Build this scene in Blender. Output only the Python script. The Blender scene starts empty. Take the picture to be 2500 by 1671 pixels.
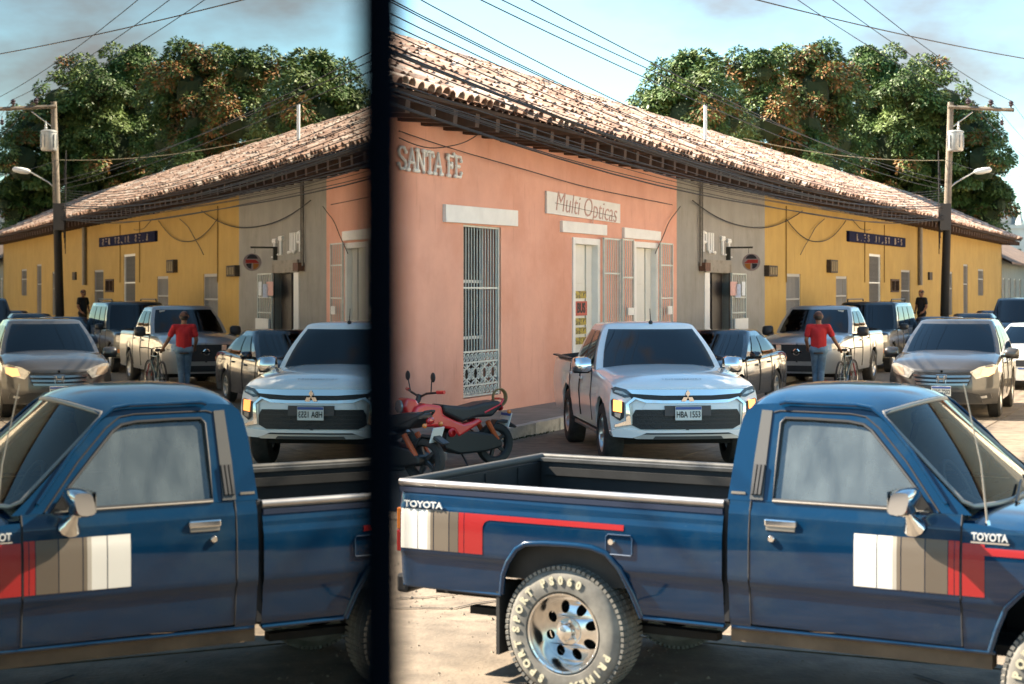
import bpy, bmesh, math, random
import numpy as np
from mathutils import Vector, Matrix
R = math.radians
rnd = random.Random(7)
SC = bpy.context.scene
COL = SC.collection

# ------------------------------------------------------------------ camera, sky, sun, exposure
HC = 2.15                      # eye height
cam_d = bpy.data.cameras.new('camera')
cam_d.sensor_width = 36.0
cam_d.lens = 57.6
cam_d.shift_y = -0.0494
cam_d.clip_start = 0.02
cam_d.clip_end = 3000
cam_d.dof.use_dof = True
cam_d.dof.focus_distance = 19.0
cam_d.dof.aperture_fstop = 3.9
cam = bpy.data.objects.new('camera', cam_d)
cam.location = (0, 0, HC)
cam.rotation_euler = (R(90), 0, 0)
COL.objects.link(cam)
SC.camera = cam

SUN_EL = R(41)
SUN_TO = Vector((-0.96, 0.28, 0)).normalized()      # horizontal direction towards the sun
sun_d = bpy.data.lights.new('sun', 'SUN')
sun_d.energy = 5.0
sun_d.angle = R(0.6)
sun_d.color = (1.0, 0.87, 0.70)
sun = bpy.data.objects.new('sun', sun_d)
_sv = Vector((SUN_TO.x * math.cos(SUN_EL), SUN_TO.y * math.cos(SUN_EL), math.sin(SUN_EL)))
sun.rotation_euler = _sv.to_track_quat('Z', 'Y').to_euler()
COL.objects.link(sun)

W = bpy.data.worlds.new('World')
SC.world = W
W.use_nodes = True
nt = W.node_tree
nt.nodes.clear()
wo = nt.nodes.new('ShaderNodeOutputWorld')
bg = nt.nodes.new('ShaderNodeBackground')
sky = nt.nodes.new('ShaderNodeTexSky')
sky.sky_type = 'NISHITA'
sky.sun_disc = False
sky.sun_elevation = SUN_EL
sky.sun_rotation = math.atan2(SUN_TO.x, SUN_TO.y)
sky.air_density = 1.0
sky.dust_density = 0.25
sky.altitude = 300
sky.ozone_density = 1.8
tc = nt.nodes.new('ShaderNodeTexCoord')
mp = nt.nodes.new('ShaderNodeMapping')
mp.inputs['Location'].default_value = (3.1, 0.0, 1.9)
mp.inputs['Scale'].default_value = (1.0, 1.0, 2.2)
nz = nt.nodes.new('ShaderNodeTexNoise')
nz.inputs['Scale'].default_value = 2.6
nz.inputs['Detail'].default_value = 7
nz.inputs['Roughness'].default_value = 0.55
cr = nt.nodes.new('ShaderNodeValToRGB')
cr.color_ramp.elements[0].position = 0.565
cr.color_ramp.elements[1].position = 0.69
cr.color_ramp.elements[0].color = (0, 0, 0, 1)
cr.color_ramp.elements[1].color = (0.85, 0.85, 0.85, 1)
mx = nt.nodes.new('ShaderNodeMixRGB')
mx.inputs['Color2'].default_value = (1.35, 1.18, 1.12, 1)
tint = nt.nodes.new('ShaderNodeMixRGB')
tint.blend_type = 'MULTIPLY'
tint.inputs['Fac'].default_value = 1.0
tint.inputs['Color2'].default_value = (0.76, 0.92, 0.85, 1)
L = nt.links.new
L(tc.outputs['Generated'], mp.inputs['Vector'])
L(mp.outputs['Vector'], nz.inputs['Vector'])
L(nz.outputs['Fac'], cr.inputs['Fac'])
L(cr.outputs['Color'], mx.inputs['Fac'])
L(sky.outputs['Color'], tint.inputs['Color1'])
L(tint.outputs['Color'], mx.inputs['Color1'])
L(mx.outputs['Color'], bg.inputs['Color'])
bg.inputs['Strength'].default_value = 0.072
L(bg.outputs['Background'], wo.inputs['Surface'])

SC.view_settings.view_transform = 'Standard'
SC.view_settings.look = 'None'
SC.view_settings.gamma = 1.0
SC.view_settings.use_curve_mapping = False
SC.view_settings.exposure = 2.42
SC.render.engine = 'CYCLES'
SC.cycles.use_denoising = True
SC.cycles.max_bounces = 8
SC.cycles.transparent_max_bounces = 12
SC.cycles.caustics_reflective = False
SC.cycles.caustics_refractive = False

# ------------------------------------------------------------------ materials
MATS = {}
def mat(name, col, rough=0.6, metal=0.0, coat=0.0, var=0.0, vscale=4.0, bump=0.0, bscale=30.0, emit=None, estr=0.0,
        col2=None, spec=0.5, stain=None, sscale=0.6, sthr=(0.5, 0.7), streak=None, stthr=(.55,.72), stsc=(6,6,.7)):
    """Principled material with noise variation of colour, optional second colour patches and bump."""
    if name in MATS: return MATS[name]
    m = bpy.data.materials.new(name); m.use_nodes = True
    n = m.node_tree; b = n.nodes['Principled BSDF']
    c = (*col, 1)
    b.inputs['Base Color'].default_value = c
    b.inputs['Roughness'].default_value = rough
    b.inputs['Metallic'].default_value = metal
    b.inputs['Coat Weight'].default_value = coat
    b.inputs['Coat Roughness'].default_value = 0.04
    b.inputs['Specular IOR Level'].default_value = spec
    if emit:
        b.inputs['Emission Color'].default_value = (*emit, 1)
        b.inputs['Emission Strength'].default_value = estr
    tcn = None
    if var or bump or stain or streak:
        tcn = n.nodes.new('ShaderNodeTexCoord')
    last = None
    if var:
        t = n.nodes.new('ShaderNodeTexNoise'); t.inputs['Scale'].default_value = vscale
        t.inputs['Detail'].default_value = 6; t.inputs['Roughness'].default_value = 0.6
        n.links.new(tcn.outputs['Object'], t.inputs['Vector'])
        r = n.nodes.new('ShaderNodeValToRGB')
        r.color_ramp.elements[0].position = 0.3; r.color_ramp.elements[1].position = 0.7
        a = [max(0, x * (1 - var)) for x in col]
        d = list(col2) if col2 else [min(1, x * (1 + var)) for x in col]
        r.color_ramp.elements[0].color = (*a, 1); r.color_ramp.elements[1].color = (*d, 1)
        n.links.new(t.outputs['Fac'], r.inputs['Fac'])
        last = r.outputs['Color']
    if stain:
        t = n.nodes.new('ShaderNodeTexNoise'); t.inputs['Scale'].default_value = sscale
        t.inputs['Detail'].default_value = 9; t.inputs['Roughness'].default_value = 0.65
        n.links.new(tcn.outputs['Object'], t.inputs['Vector'])
        r = n.nodes.new('ShaderNodeValToRGB')
        r.color_ramp.elements[0].position = sthr[0]; r.color_ramp.elements[1].position = sthr[1]
        n.links.new(t.outputs['Fac'], r.inputs['Fac'])
        mxn = n.nodes.new('ShaderNodeMixRGB')
        mxn.inputs['Color1'].default_value = c; mxn.inputs['Color2'].default_value = (*stain, 1)
        if last: n.links.new(last, mxn.inputs['Color1'])
        n.links.new(r.outputs['Color'], mxn.inputs['Fac'])
        last = mxn.outputs['Color']
    if streak:
        mpn = n.nodes.new('ShaderNodeMapping'); mpn.inputs['Scale'].default_value = stsc
        n.links.new(tcn.outputs['Object'], mpn.inputs['Vector'])
        t = n.nodes.new('ShaderNodeTexNoise'); t.inputs['Scale'].default_value = 1.0; t.inputs['Detail'].default_value = 8; t.inputs['Roughness'].default_value = .7
        n.links.new(mpn.outputs['Vector'], t.inputs['Vector'])
        r = n.nodes.new('ShaderNodeValToRGB'); r.color_ramp.elements[0].position = stthr[0]; r.color_ramp.elements[1].position = stthr[1]
        n.links.new(t.outputs['Fac'], r.inputs['Fac'])
        mxn = n.nodes.new('ShaderNodeMixRGB'); mxn.inputs['Color1'].default_value = c; mxn.inputs['Color2'].default_value = (*streak, 1)
        if last: n.links.new(last, mxn.inputs['Color1'])
        n.links.new(r.outputs['Color'], mxn.inputs['Fac']); last = mxn.outputs['Color']
    if last: n.links.new(last, b.inputs['Base Color'])
    if bump:
        t = n.nodes.new('ShaderNodeTexNoise'); t.inputs['Scale'].default_value = bscale
        t.inputs['Detail'].default_value = 5
        n.links.new(tcn.outputs['Object'], t.inputs['Vector'])
        bp = n.nodes.new('ShaderNodeBump'); bp.inputs['Strength'].default_value = bump
        bp.inputs['Distance'].default_value = 0.02
        n.links.new(t.outputs['Fac'], bp.inputs['Height'])
        n.links.new(bp.outputs['Normal'], b.inputs['Normal'])
    MATS[name] = m
    return m

def glassmat(name, tint=(0.6, 0.65, 0.62), trans=0.6, dust=0.0, dustcol=(0.4, 0.42, 0.4), ior=1.75, dvar=0.0):
    """thin pane: fresnel reflection over a mix of see-through and (dusty / tinted) body."""
    if name in MATS: return MATS[name]
    m = bpy.data.materials.new(name); m.use_nodes = True
    n = m.node_tree; n.nodes.clear()
    o = n.nodes.new('ShaderNodeOutputMaterial')
    tr = n.nodes.new('ShaderNodeBsdfTransparent'); tr.inputs['Color'].default_value = (*[t * trans for t in tint], 1)
    df = n.nodes.new('ShaderNodeBsdfDiffuse'); df.inputs['Color'].default_value = (*dustcol, 1)
    gl = n.nodes.new('ShaderNodeBsdfGlossy'); gl.inputs['Roughness'].default_value = 0.01
    fr = n.nodes.new('ShaderNodeFresnel'); fr.inputs['IOR'].default_value = ior
    m1 = n.nodes.new('ShaderNodeMixShader'); m1.inputs['Fac'].default_value = dust
    m2 = n.nodes.new('ShaderNodeMixShader')
    n.links.new(tr.outputs[0], m1.inputs[1]); n.links.new(df.outputs[0], m1.inputs[2])
    if dvar:  # uneven dust smears that also imitate a clouded reflection
        tcn = n.nodes.new('ShaderNodeTexCoord'); mpn = n.nodes.new('ShaderNodeMapping'); mpn.inputs['Scale'].default_value = (9, 9, 1.6)
        tx = n.nodes.new('ShaderNodeTexNoise'); tx.inputs['Scale'].default_value = 1.0; tx.inputs['Detail'].default_value = 6
        mr = n.nodes.new('ShaderNodeMapRange'); mr.inputs['From Min'].default_value = .3; mr.inputs['From Max'].default_value = .7
        mr.inputs['To Min'].default_value = max(0, dust-dvar); mr.inputs['To Max'].default_value = dust+dvar
        n.links.new(tcn.outputs['Object'], mpn.inputs['Vector']); n.links.new(mpn.outputs['Vector'], tx.inputs['Vector'])
        n.links.new(tx.outputs['Fac'], mr.inputs['Value']); n.links.new(mr.outputs['Result'], m1.inputs['Fac'])
    n.links.new(fr.outputs[0], m2.inputs['Fac'])
    n.links.new(m1.outputs[0], m2.inputs[1]); n.links.new(gl.outputs[0], m2.inputs[2])
    n.links.new(m2.outputs[0], o.inputs['Surface'])
    MATS[name] = m
    return m

# ------------------------------------------------------------------ mesh helpers
class MB:
    def __init__(s): s.v = []; s.f = []; s.m = []
    def add(s, vs, fs, mi=0):
        o = len(s.v); s.v += [tuple(p) for p in vs]
        s.f += [tuple(i + o for i in f) for f in fs]; s.m += [mi] * len(fs); return s
    def box(s, a, b, mi=0):
        x0, y0, z0 = a; x1, y1, z1 = b
        return s.add([(x0,y0,z0),(x1,y0,z0),(x1,y1,z0),(x0,y1,z0),(x0,y0,z1),(x1,y0,z1),(x1,y1,z1),(x0,y1,z1)],
              [(0,3,2,1),(4,5,6,7),(0,1,5,4),(1,2,6,5),(2,3,7,6),(3,0,4,7)], mi)
    def cbox(s, c, d, mi=0, rot=None):
        h = [x / 2 for x in d]
        vs = [Vector((sx*h[0], sy*h[1], sz*h[2])) for sz in (-1,1) for sx, sy in ((-1,-1),(1,-1),(1,1),(-1,1))]
        if rot is not None: vs = [rot @ v for v in vs]
        vs = [v + Vector(c) for v in vs]
        return s.add(vs, [(0,3,2,1),(4,5,6,7),(0,1,5,4),(1,2,6,5),(2,3,7,6),(3,0,4,7)], mi)
    def quad(s, a, b, c, d, mi=0): return s.add([a,b,c,d], [(0,1,2,3)], mi)
    def grid(s, pts, mi=0, closeu=False, closev=False):
        nu = len(pts); nv = len(pts[0]); o = len(s.v)
        for r in pts: s.v += [tuple(p) for p in r]
        for i in range(nu if closeu else nu - 1):
            for j in range(nv if closev else nv - 1):
                a, b = i, (i + 1) % nu; c, d = j, (j + 1) % nv
                s.f.append((o+a*nv+c, o+b*nv+c, o+b*nv+d, o+a*nv+d)); s.m.append(mi)
        return s
    def tube(s, path, r, n=8, mi=0, closed=False, caps=True):
        P = [Vector(p) for p in path]; k = len(P); rings = []
        rr = r if isinstance(r, (list, tuple)) else [r] * k
        up = None
        for i in range(k):
            if closed: t = P[(i+1) % k] - P[i-1]
            else: t = P[min(i+1, k-1)] - P[max(i-1, 0)]
            if t.length < 1e-9: t = Vector((0,0,1))
            t.normalize()
            if up is None:
                up = Vector((0,0,1)) if abs(t.z) < 0.9 else Vector((1,0,0))
            sd = t.cross(up)
            if sd.length < 1e-6: sd = t.cross(Vector((0.3,1,0.2)))
            sd.normalize(); up2 = sd.cross(t).normalized(); up = up2
            rings.append([P[i] + sd*math.cos(2*math.pi*j/n)*rr[i] + up2*math.sin(2*math.pi*j/n)*rr[i] for j in range(n)])
        o = len(s.v)
        s.grid(rings, mi, closeu=closed, closev=True)
        if caps and not closed:
            s.f.append(tuple(o + j for j in range(n))[::-1]); s.m.append(mi)
            s.f.append(tuple(o + (k-1)*n + j for j in range(n))); s.m.append(mi)
        return s
    def lathe(s, prof, n=24, mi=0, axis='y', c=(0,0,0), a0=0, a1=2*math.pi):
        """prof: list of (radius, offset along axis)"""
        full = abs(a1 - a0 - 2*math.pi) < 1e-6
        rings = []
        for r, h in prof:
            ring = []
            for j in range(n if full else n + 1):
                a = a0 + (a1-a0) * j / n
                p, q = r*math.cos(a), r*math.sin(a)
                if axis == 'y': ring.append((c[0]+p, c[1]+h, c[2]+q))
                elif axis == 'x': ring.append((c[0]+h, c[1]+p, c[2]+q))
                else: ring.append((c[0]+p, c[1]+q, c[2]+h))
            rings.append(ring)
        return s.grid(rings, mi, closev=full)
    def prism(s, poly, h0, h1, axis='y', mi=0):
        """polygon in the plane normal to axis; 'y': (x,z), 'x': (y,z), 'z': (x,y)"""
        def P(p, h):
            return (p[0], h, p[1]) if axis == 'y' else ((h, p[0], p[1]) if axis == 'x' else (p[0], p[1], h))
        n = len(poly); o = len(s.v)
        s.v += [P(p, h0) for p in poly] + [P(p, h1) for p in poly]
        s.f.append(tuple(o + i for i in range(n))); s.f.append(tuple(o + n + i for i in range(n))[::-1]); s.m += [mi, mi]
        for i in range(n):
            j = (i + 1) % n
            s.f.append((o+i, o+n+i, o+n+j, o+j)); s.m.append(mi)
        return s
    def ball(s, c, r, nu=12, nv=8, mi=0, sc=(1,1,1)):
        return s.grid([[(c[0]+r*sc[0]*math.sin(math.pi*i/nv)*math.cos(2*math.pi*j/nu), c[1]+r*sc[1]*math.sin(math.pi*i/nv)*math.sin(2*math.pi*j/nu),
                c[2]+r*sc[2]*math.cos(math.pi*i/nv)) for j in range(nu)] for i in range(nv+1)], mi, closev=True)
    def mesh(s, name, mats, smooth=None, merge=None, off=None, recalc=True):
        me = bpy.data.meshes.new(name)
        v = s.v if off is None else [(p[0]-off[0], p[1]-off[1], p[2]-off[2]) for p in s.v]
        me.from_pydata(v, [], s.f)
        if not isinstance(mats, (list, tuple)): mats = [mats]
        for m in mats: me.materials.append(m)
        me.polygons.foreach_set('material_index', s.m)
        if merge or recalc:
            bm = bmesh.new(); bm.from_mesh(me)
            if merge: bmesh.ops.remove_doubles(bm, verts=bm.verts, dist=merge)
            if merge: bmesh.ops.dissolve_degenerate(bm, edges=bm.edges, dist=1e-5)
            if recalc: bmesh.ops.recalc_face_normals(bm, faces=bm.faces)
            bm.to_mesh(me); bm.free()
        if smooth is not None:
            me.polygons.foreach_set('use_smooth', [True] * len(me.polygons))
            me.set_sharp_from_angle(angle=R(smooth))
        me.update()
        return me
    def build(s, name, mats, parent=None, smooth=None, merge=None, bevel=0, seg=2, off=None, recalc=True):
        o = bpy.data.objects.new(name, s.mesh(name, mats, smooth, merge, off, recalc))
        COL.objects.link(o)
        if parent is not None: o.parent = parent
        if bevel:
            b = o.modifiers.new('bevel', 'BEVEL'); b.width = bevel; b.segments = seg; b.limit_method = 'ANGLE'
            b.angle_limit = R(40)
        return o

def tag(o, label=None, cat=None, group=None, kind=None):
    if label: o['label'] = label
    if cat: o['category'] = cat
    if group: o['group'] = group
    if kind: o['kind'] = kind
    return o
def empty(name, loc=(0,0,0), rz=0.0, label=None, cat=None, group=None):
    o = bpy.data.objects.new(name, None); COL.objects.link(o)
    o.location = loc; o.rotation_euler = (0, 0, rz); o.empty_display_size = 0.2
    return tag(o, label, cat, group)
def inst(name, me, loc=(0,0,0), rot=(0,0,0), parent=None, scale=None):
    o = bpy.data.objects.new(name, me); COL.objects.link(o)
    o.location = loc; o.rotation_euler = rot
    if scale: o.scale = scale
    if parent is not None: o.parent = parent
    return o
def copy_tree(o, parent=None):
    c = o.copy(); COL.objects.link(c)
    if parent is not None: c.parent = parent
    for ch in [k for k in o.children]: copy_tree(ch, c)
    return c
def text_mb(txt, size=1.0, depth=0.01, bold=0.0, shear=0.0, space=1.0):
    """letters as an MB in the xz plane (front towards -y), centred"""
    cu = bpy.data.curves.new('t', 'FONT'); cu.body = txt; cu.size = size; cu.extrude = depth/2
    cu.offset = bold; cu.shear = shear; cu.align_x = 'CENTER'; cu.align_y = 'CENTER'; cu.resolution_u = 3; cu.space_character = space
    ob = bpy.data.objects.new('t', cu); COL.objects.link(ob)
    dg = bpy.context.evaluated_depsgraph_get()
    me = bpy.data.meshes.new_from_object(ob.evaluated_get(dg))
    mb = MB(); mb.add([(v.co.x, -v.co.z, v.co.y) for v in me.vertices], [tuple(p.vertices) for p in me.polygons])
    bpy.data.objects.remove(ob); bpy.data.curves.remove(cu); bpy.data.meshes.remove(me)
    return mb
def pc(xs, ys):
    """smooth interpolation through points"""
    xs = list(xs); ys = list(ys)
    def f(x):
        if x <= xs[0]: return ys[0]
        if x >= xs[-1]: return ys[-1]
        i = max(k for k in range(len(xs)-1) if xs[k] <= x)
        t = (x - xs[i]) / (xs[i+1] - xs[i])
        d = lambda k: 0 if k in (0, len(xs)-1) or (ys[k]-ys[k-1])*(ys[k+1]-ys[k]) <= 0 else \
            2*((ys[k]-ys[k-1])/(xs[k]-xs[k-1]))*((ys[k+1]-ys[k])/(xs[k+1]-xs[k])) / (((ys[k]-ys[k-1])/(xs[k]-xs[k-1]))+((ys[k+1]-ys[k])/(xs[k+1]-xs[k])))
        h = xs[i+1]-xs[i]; a, b = d(i)*h, d(i+1)*h
        return (2*t**3-3*t**2+1)*ys[i] + (t**3-2*t**2+t)*a + (-2*t**3+3*t**2)*ys[i+1] + (t**3-t**2)*b
    return f
def li(xs, ys): return lambda x: float(np.interp(x, xs, ys))

# common materials
M_black = mat('black_rubber', (0.018, 0.017, 0.016), 0.75, var=0.3, vscale=20)
M_dark = mat('dark_plastic', (0.02, 0.02, 0.021), 0.45)
M_under = mat('underbody', (0.012, 0.011, 0.010), 0.9)
M_chrome = mat('chrome', (0.75, 0.75, 0.74), 0.06, 1.0)
M_alloy = mat('alloy', (0.5, 0.5, 0.49), 0.28, 1.0, var=0.15, vscale=15)
M_white = mat('white_plaster', (0.80, 0.79, 0.75), 0.8, var=0.06, vscale=3, bump=0.15, bscale=20)
M_whitepaint = mat('white_paint_metal', (0.72, 0.73, 0.70), 0.5, var=0.06, vscale=6)
M_glassdark = glassmat('tinted_glass', (0.35, 0.45, 0.45), 0.22)
M_amber = mat('amber_lens', (0.75, 0.22, 0.03), 0.15, coat=1.0)
M_redlens = mat('red_lens', (0.45, 0.015, 0.012), 0.15, coat=1.0)
M_clear = mat('clear_lens', (0.40, 0.385, 0.355), 0.12, 0.35, coat=1.0, var=0.3, vscale=14)
M_plate = mat('plate_white', (0.72, 0.72, 0.66), 0.45)
M_platetxt = mat('plate_black', (0.03, 0.03, 0.03), 0.5)
M_plateblue = mat('plate_blue', (0.05, 0.10, 0.32), 0.45)
M_wood = mat('old_wood', (0.075, 0.042, 0.026), 0.85, var=0.35, vscale=6)
M_cable = mat('cable_black', (0.02, 0.018, 0.017), 0.6)
# ------------------------------------------------------------------ setting: ground, street, pavement
TH = math.atan2(0.9162, 0.4008)
DX, DY = 0.4008, 0.9162                     # along the row of houses
NX, NY = 0.9162, -0.4008                    # out of the facade, towards the street
P0 = Vector((-4.76, 17.0, 0))
def WP(s, n, z): return (P0.x + DX*s + NX*n, P0.y + DY*s + NY*n, z)
def SU(u, n=0.0):
    Y = (12.2 - 1.0915*n) / (0.4375 - (u-1250)/4000)
    return (Y - 17 + 0.4008*n) / 0.9162
def ZV(u, v, n=0.0):
    Y = (12.2 - 1.0915*n) / (0.4375 - (u-1250)/4000)
    return HC - (v-712)/4000*Y

M_ground = mat('dusty_asphalt', (0.13, 0.115, 0.10), 0.92, var=0.3, vscale=0.8, bump=0.3, bscale=25, stain=(0.07,0.062,0.055), sscale=0.5)
M_slab = mat('worn_concrete', (0.165, 0.130, 0.094), 0.9, var=0.38, vscale=4.5, bump=0.35, bscale=30, stain=(0.085,0.068,0.05), sscale=0.7, sthr=(0.52,0.75))
M_side = mat('pavement_concrete', (0.23, 0.205, 0.175), 0.9, var=0.2, vscale=2.5, bump=0.25, bscale=30, stain=(0.16,0.145,0.12), sscale=1.2)
M_kerb = mat('painted_kerb', (0.50, 0.49, 0.43), 0.85, var=0.25, vscale=5, stain=(0.13,0.125,0.10), sscale=2.6, sthr=(0.5,0.68))
M_moss = mat('moss', (0.035, 0.045, 0.018), 0.95, var=0.4, vscale=14)

g = MB(); g.quad((-700,-300,-0.02),(700,-300,-0.02),(700,1200,-0.02),(-700,1200,-0.02))
tag(g.build('ground', M_ground), kind='structure')
street = tag(MB().box((-60,-40,-0.3),(60,160,-0.012)).build('street', M_ground), kind='structure')
# concrete slabs laid along the street direction
slab_me = MB().box((-1.492,-1.992,-0.05),(1.492,1.992,0.0)).mesh('slab', M_slab)
slab_me2 = MB().box((-1.49,-1.99,-0.05),(1.49,1.99,0.0)).mesh('slab', mat('worn_concrete_dark', (0.14,0.112,0.082), 0.9, var=0.38, vscale=3.5, bump=0.35, bscale=30, stain=(0.065,0.053,0.042), sscale=0.8, sthr=(0.48,0.72)))
for i in range(-4, 20):
    for j in range(0, 9):
        s = -16 + i*4.0 + 2; n = 1.66 + 1.5 + j*3.0
        x, y, _ = WP(s, n, 0)
        if y < 4 or x < -14 or x > 30: continue
        o = inst('slab', slab_me if rnd.random() < 0.6 else slab_me2, (x, y, rnd.uniform(-0.004, 0.004)), (rnd.uniform(-.001,.001), 0, TH + (math.pi if rnd.random()<.5 else 0) - math.pi/2), street)
# crossing in front of the camera: slabs across (cross street), left of the block corner
for i in range(0, 7):
    for j in range(0, 3):
        s = -4 - i*4.0; n = 1.66 - 1.5 - j*3.0
        x, y, _ = WP(s, n, 0)
        if y < 3: continue
        inst('slab', slab_me2 if rnd.random() < 0.6 else slab_me, (x, y, rnd.uniform(-0.004, 0.004)), (0, 0, TH - math.pi/2), street)

def row_obj(mb, name, m, parent=None, s0=0.0, **k):
    """mesh given in row coordinates (s, y inward, z)"""
    o = mb.build(name, m, parent, off=(s0, 0, 0) if s0 else None, **k)
    if parent is None:
        o.location = WP(s0, 0, 0); o.rotation_euler = (0, 0, TH)
    return o
S_PG = SU(1652); S_GY = SU(1867); S_END = 77.5
pv = MB(); pv.box((-3.0,-1.50,-0.1),(S_GY+2.0,0.0,0.15)); pv.box((S_GY+2.0,-1.5,-0.1),(S_END+1,0,0.36))
pv.box((-3.0,0.0,-0.1),(0.0,10,0.15))
side = tag(row_obj(pv, 'sidewalk', M_side), kind='structure')
km = MB().box((-0.485,-0.07,-0.1),(0.485,0.07,0.175)).mesh('kerb_stone', M_kerb)
km2 = MB().box((-0.485,-0.07,-0.1),(0.485,0.07,0.385)).mesh('kerb_stone', M_kerb)
for i in range(80):
    s = -2.5 + i*1.0
    if s > S_END: break
    o = inst('kerb_stone', km if s < S_GY+2 else km2, (s, -1.572 + rnd.uniform(-.006,.006), rnd.uniform(-.008,.006)), (0,0,rnd.uniform(-.006,.006)), side)
# weeds in the gutter
wd = MB()
for i in range(1500):
    s = rnd.uniform(0, 24)
    if math.sin(s*1.7)+math.sin(s*0.63+1) < 0.1: continue
    p = Vector((s, -1.66 - abs(rnd.gauss(0,.03)), 0)); a = rnd.uniform(0, 6.3); h = rnd.uniform(.008,.035)
    q = Vector((math.cos(a), math.sin(a), 0))*0.012
    wd.add([p-q, p+q, p+q*0.2+Vector((rnd.uniform(-.02,.02),rnd.uniform(-.02,.02),h))], [(0,1,2)])
w = row_obj(wd, 'gutter_weeds', M_moss, recalc=False); tag(w, 'green weeds growing along the gutter below the kerb', 'weeds', kind='stuff')

# loose grit and cracks on the carriageway
gr_ = MB()
for i in range(2600):
    x = rnd.uniform(-1.6, 9); y = rnd.uniform(8.4, 27); r = abs(rnd.gauss(0,.005))+.003
    if rnd.random() < .5: y = rnd.uniform(8.4, 13); x = rnd.uniform(-1.4, 1.2)
    a = rnd.uniform(0,6.28)
    gr_.add([(x+r*math.cos(a+k*1.57)*rnd.uniform(.7,1.2), y+r*math.sin(a+k*1.57)*rnd.uniform(.7,1.2), .001) for k in range(4)]+[(x,y,r*.9)], [(0,1,4),(1,2,4),(2,3,4),(3,0,4)])
tag(gr_.build('street_grit', mat('grit',(.20,.165,.125),.95,var=.4,vscale=20), recalc=False), 'loose grit and pebbles scattered over the street', 'grit', kind='stuff')
M_crack = mat('crack_black', (.02,.017,.014), .95)
for k in range(14):
    x, y = rnd.uniform(-1,9), rnd.uniform(9,28); a = rnd.uniform(0,6.28); pts = []
    for j in range(18):
        pts.append((x,y)); a += rnd.gauss(0,.35); x += .22*math.cos(a); y += .22*math.sin(a)
    cq = MB(); rows = []
    for j,(px_,py_) in enumerate(pts):
        q = pts[min(j+1,17)]; p_ = pts[max(j-1,0)]; d_ = Vector((q[0]-p_[0], q[1]-p_[1])).normalized(); w_ = rnd.uniform(.004,.014)
        rows.append([(px_-d_.y*w_, py_+d_.x*w_, .006),(px_+d_.y*w_, py_-d_.x*w_, .006)])
    cq.grid(rows); o = cq.build('crack', M_crack, street)

# ------------------------------------------------------------------ row of houses
M_pink = mat('pink_plaster', (0.70, 0.365, 0.268), 0.85, var=0.07, vscale=1.3, bump=0.12, bscale=14, stain=(0.60,0.275,0.18), sscale=0.6, sthr=(0.45,0.75), streak=(0.48,0.235,0.16), stthr=(.58,.80))
M_grey = mat('grey_plaster', (0.285, 0.272, 0.242), 0.88, var=0.10, vscale=1.5, bump=0.12, bscale=14, stain=(0.205,0.195,0.155), sscale=0.5, sthr=(0.5,0.78), streak=(.16,.145,.115), stthr=(.55,.78))
M_yel = mat('yellow_plaster', (0.47, 0.305, 0.08), 0.88, var=0.09, vscale=1.2, bump=0.12, bscale=14, stain=(0.40,0.25,0.058), sscale=0.4, sthr=(0.48,0.75), streak=(.31,.19,.045), stthr=(.55,.78))
M_tile = [mat('clay_tile_%d' % i, c, 0.9, var=0.25, vscale=3.0, stain=(0.09,0.07,0.06), sscale=2.2, sthr=(0.52,0.72)) for i, c in
          enumerate([(0.39,0.245,0.175),(0.47,0.335,0.255),(0.28,0.17,0.12),(0.53,0.43,0.35)])]
M_deck = mat('roof_boards', (0.045, 0.026, 0.018), 0.9, var=0.3, vscale=3)
M_mortar = mat('ridge_mortar', (0.42, 0.33, 0.26), 0.9, var=0.25, vscale=3)
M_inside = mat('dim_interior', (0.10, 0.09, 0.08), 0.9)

EAVE_N, EAVE_Z = 1.0, 4.90
RIDGE_Y, RIDGE_Z = 4.0, 7.12
SL = math.atan2(RIDGE_Z-EAVE_Z, RIDGE_Y+EAVE_N)
SLEN = math.hypot(RIDGE_Z-EAVE_Z, RIDGE_Y+EAVE_N)

def wall_holes(mb, s0, s1, z0, z1, holes, th=0.42, mi=0):
    """front wall at y=0..th with rectangular openings [(sa,sb,za,zb)]"""
    ss = sorted(set([s0, s1] + [h[0] for h in holes] + [h[1] for h in holes]))
    zs = sorted(set([z0, z1] + [h[2] for h in holes] + [h[3] for h in holes]))
    ss = [s for s in ss if s0 <= s <= s1]; zs = [z for z in zs if z0 <= z <= z1]
    for a, b in zip(ss, ss[1:]):
        for c, d in zip(zs, zs[1:]):
            m = ((a+b)/2, (c+d)/2)
            if any(h[0] < m[0] < h[1] and h[2] < m[1] < h[3] for h in holes): continue
            mb.quad((a,0,c),(b,0,c),(b,0,d),(a,0,d), mi)
            mb.quad((a,th,c),(a,th,d),(b,th,d),(b,th,c), mi)
    for a, b, c, d in holes:
        mb.quad((a,0,c),(a,0,d),(a,th,d),(a,th,c), mi); mb.quad((b,0,c),(b,th,c),(b,th,d),(b,0,d), mi)
        mb.quad((a,0,d),(b,0,d),(b,th,d),(a,th,d), mi); mb.quad((a,0,c),(a,th,c),(b,th,c),(b,0,c), mi)

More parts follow.
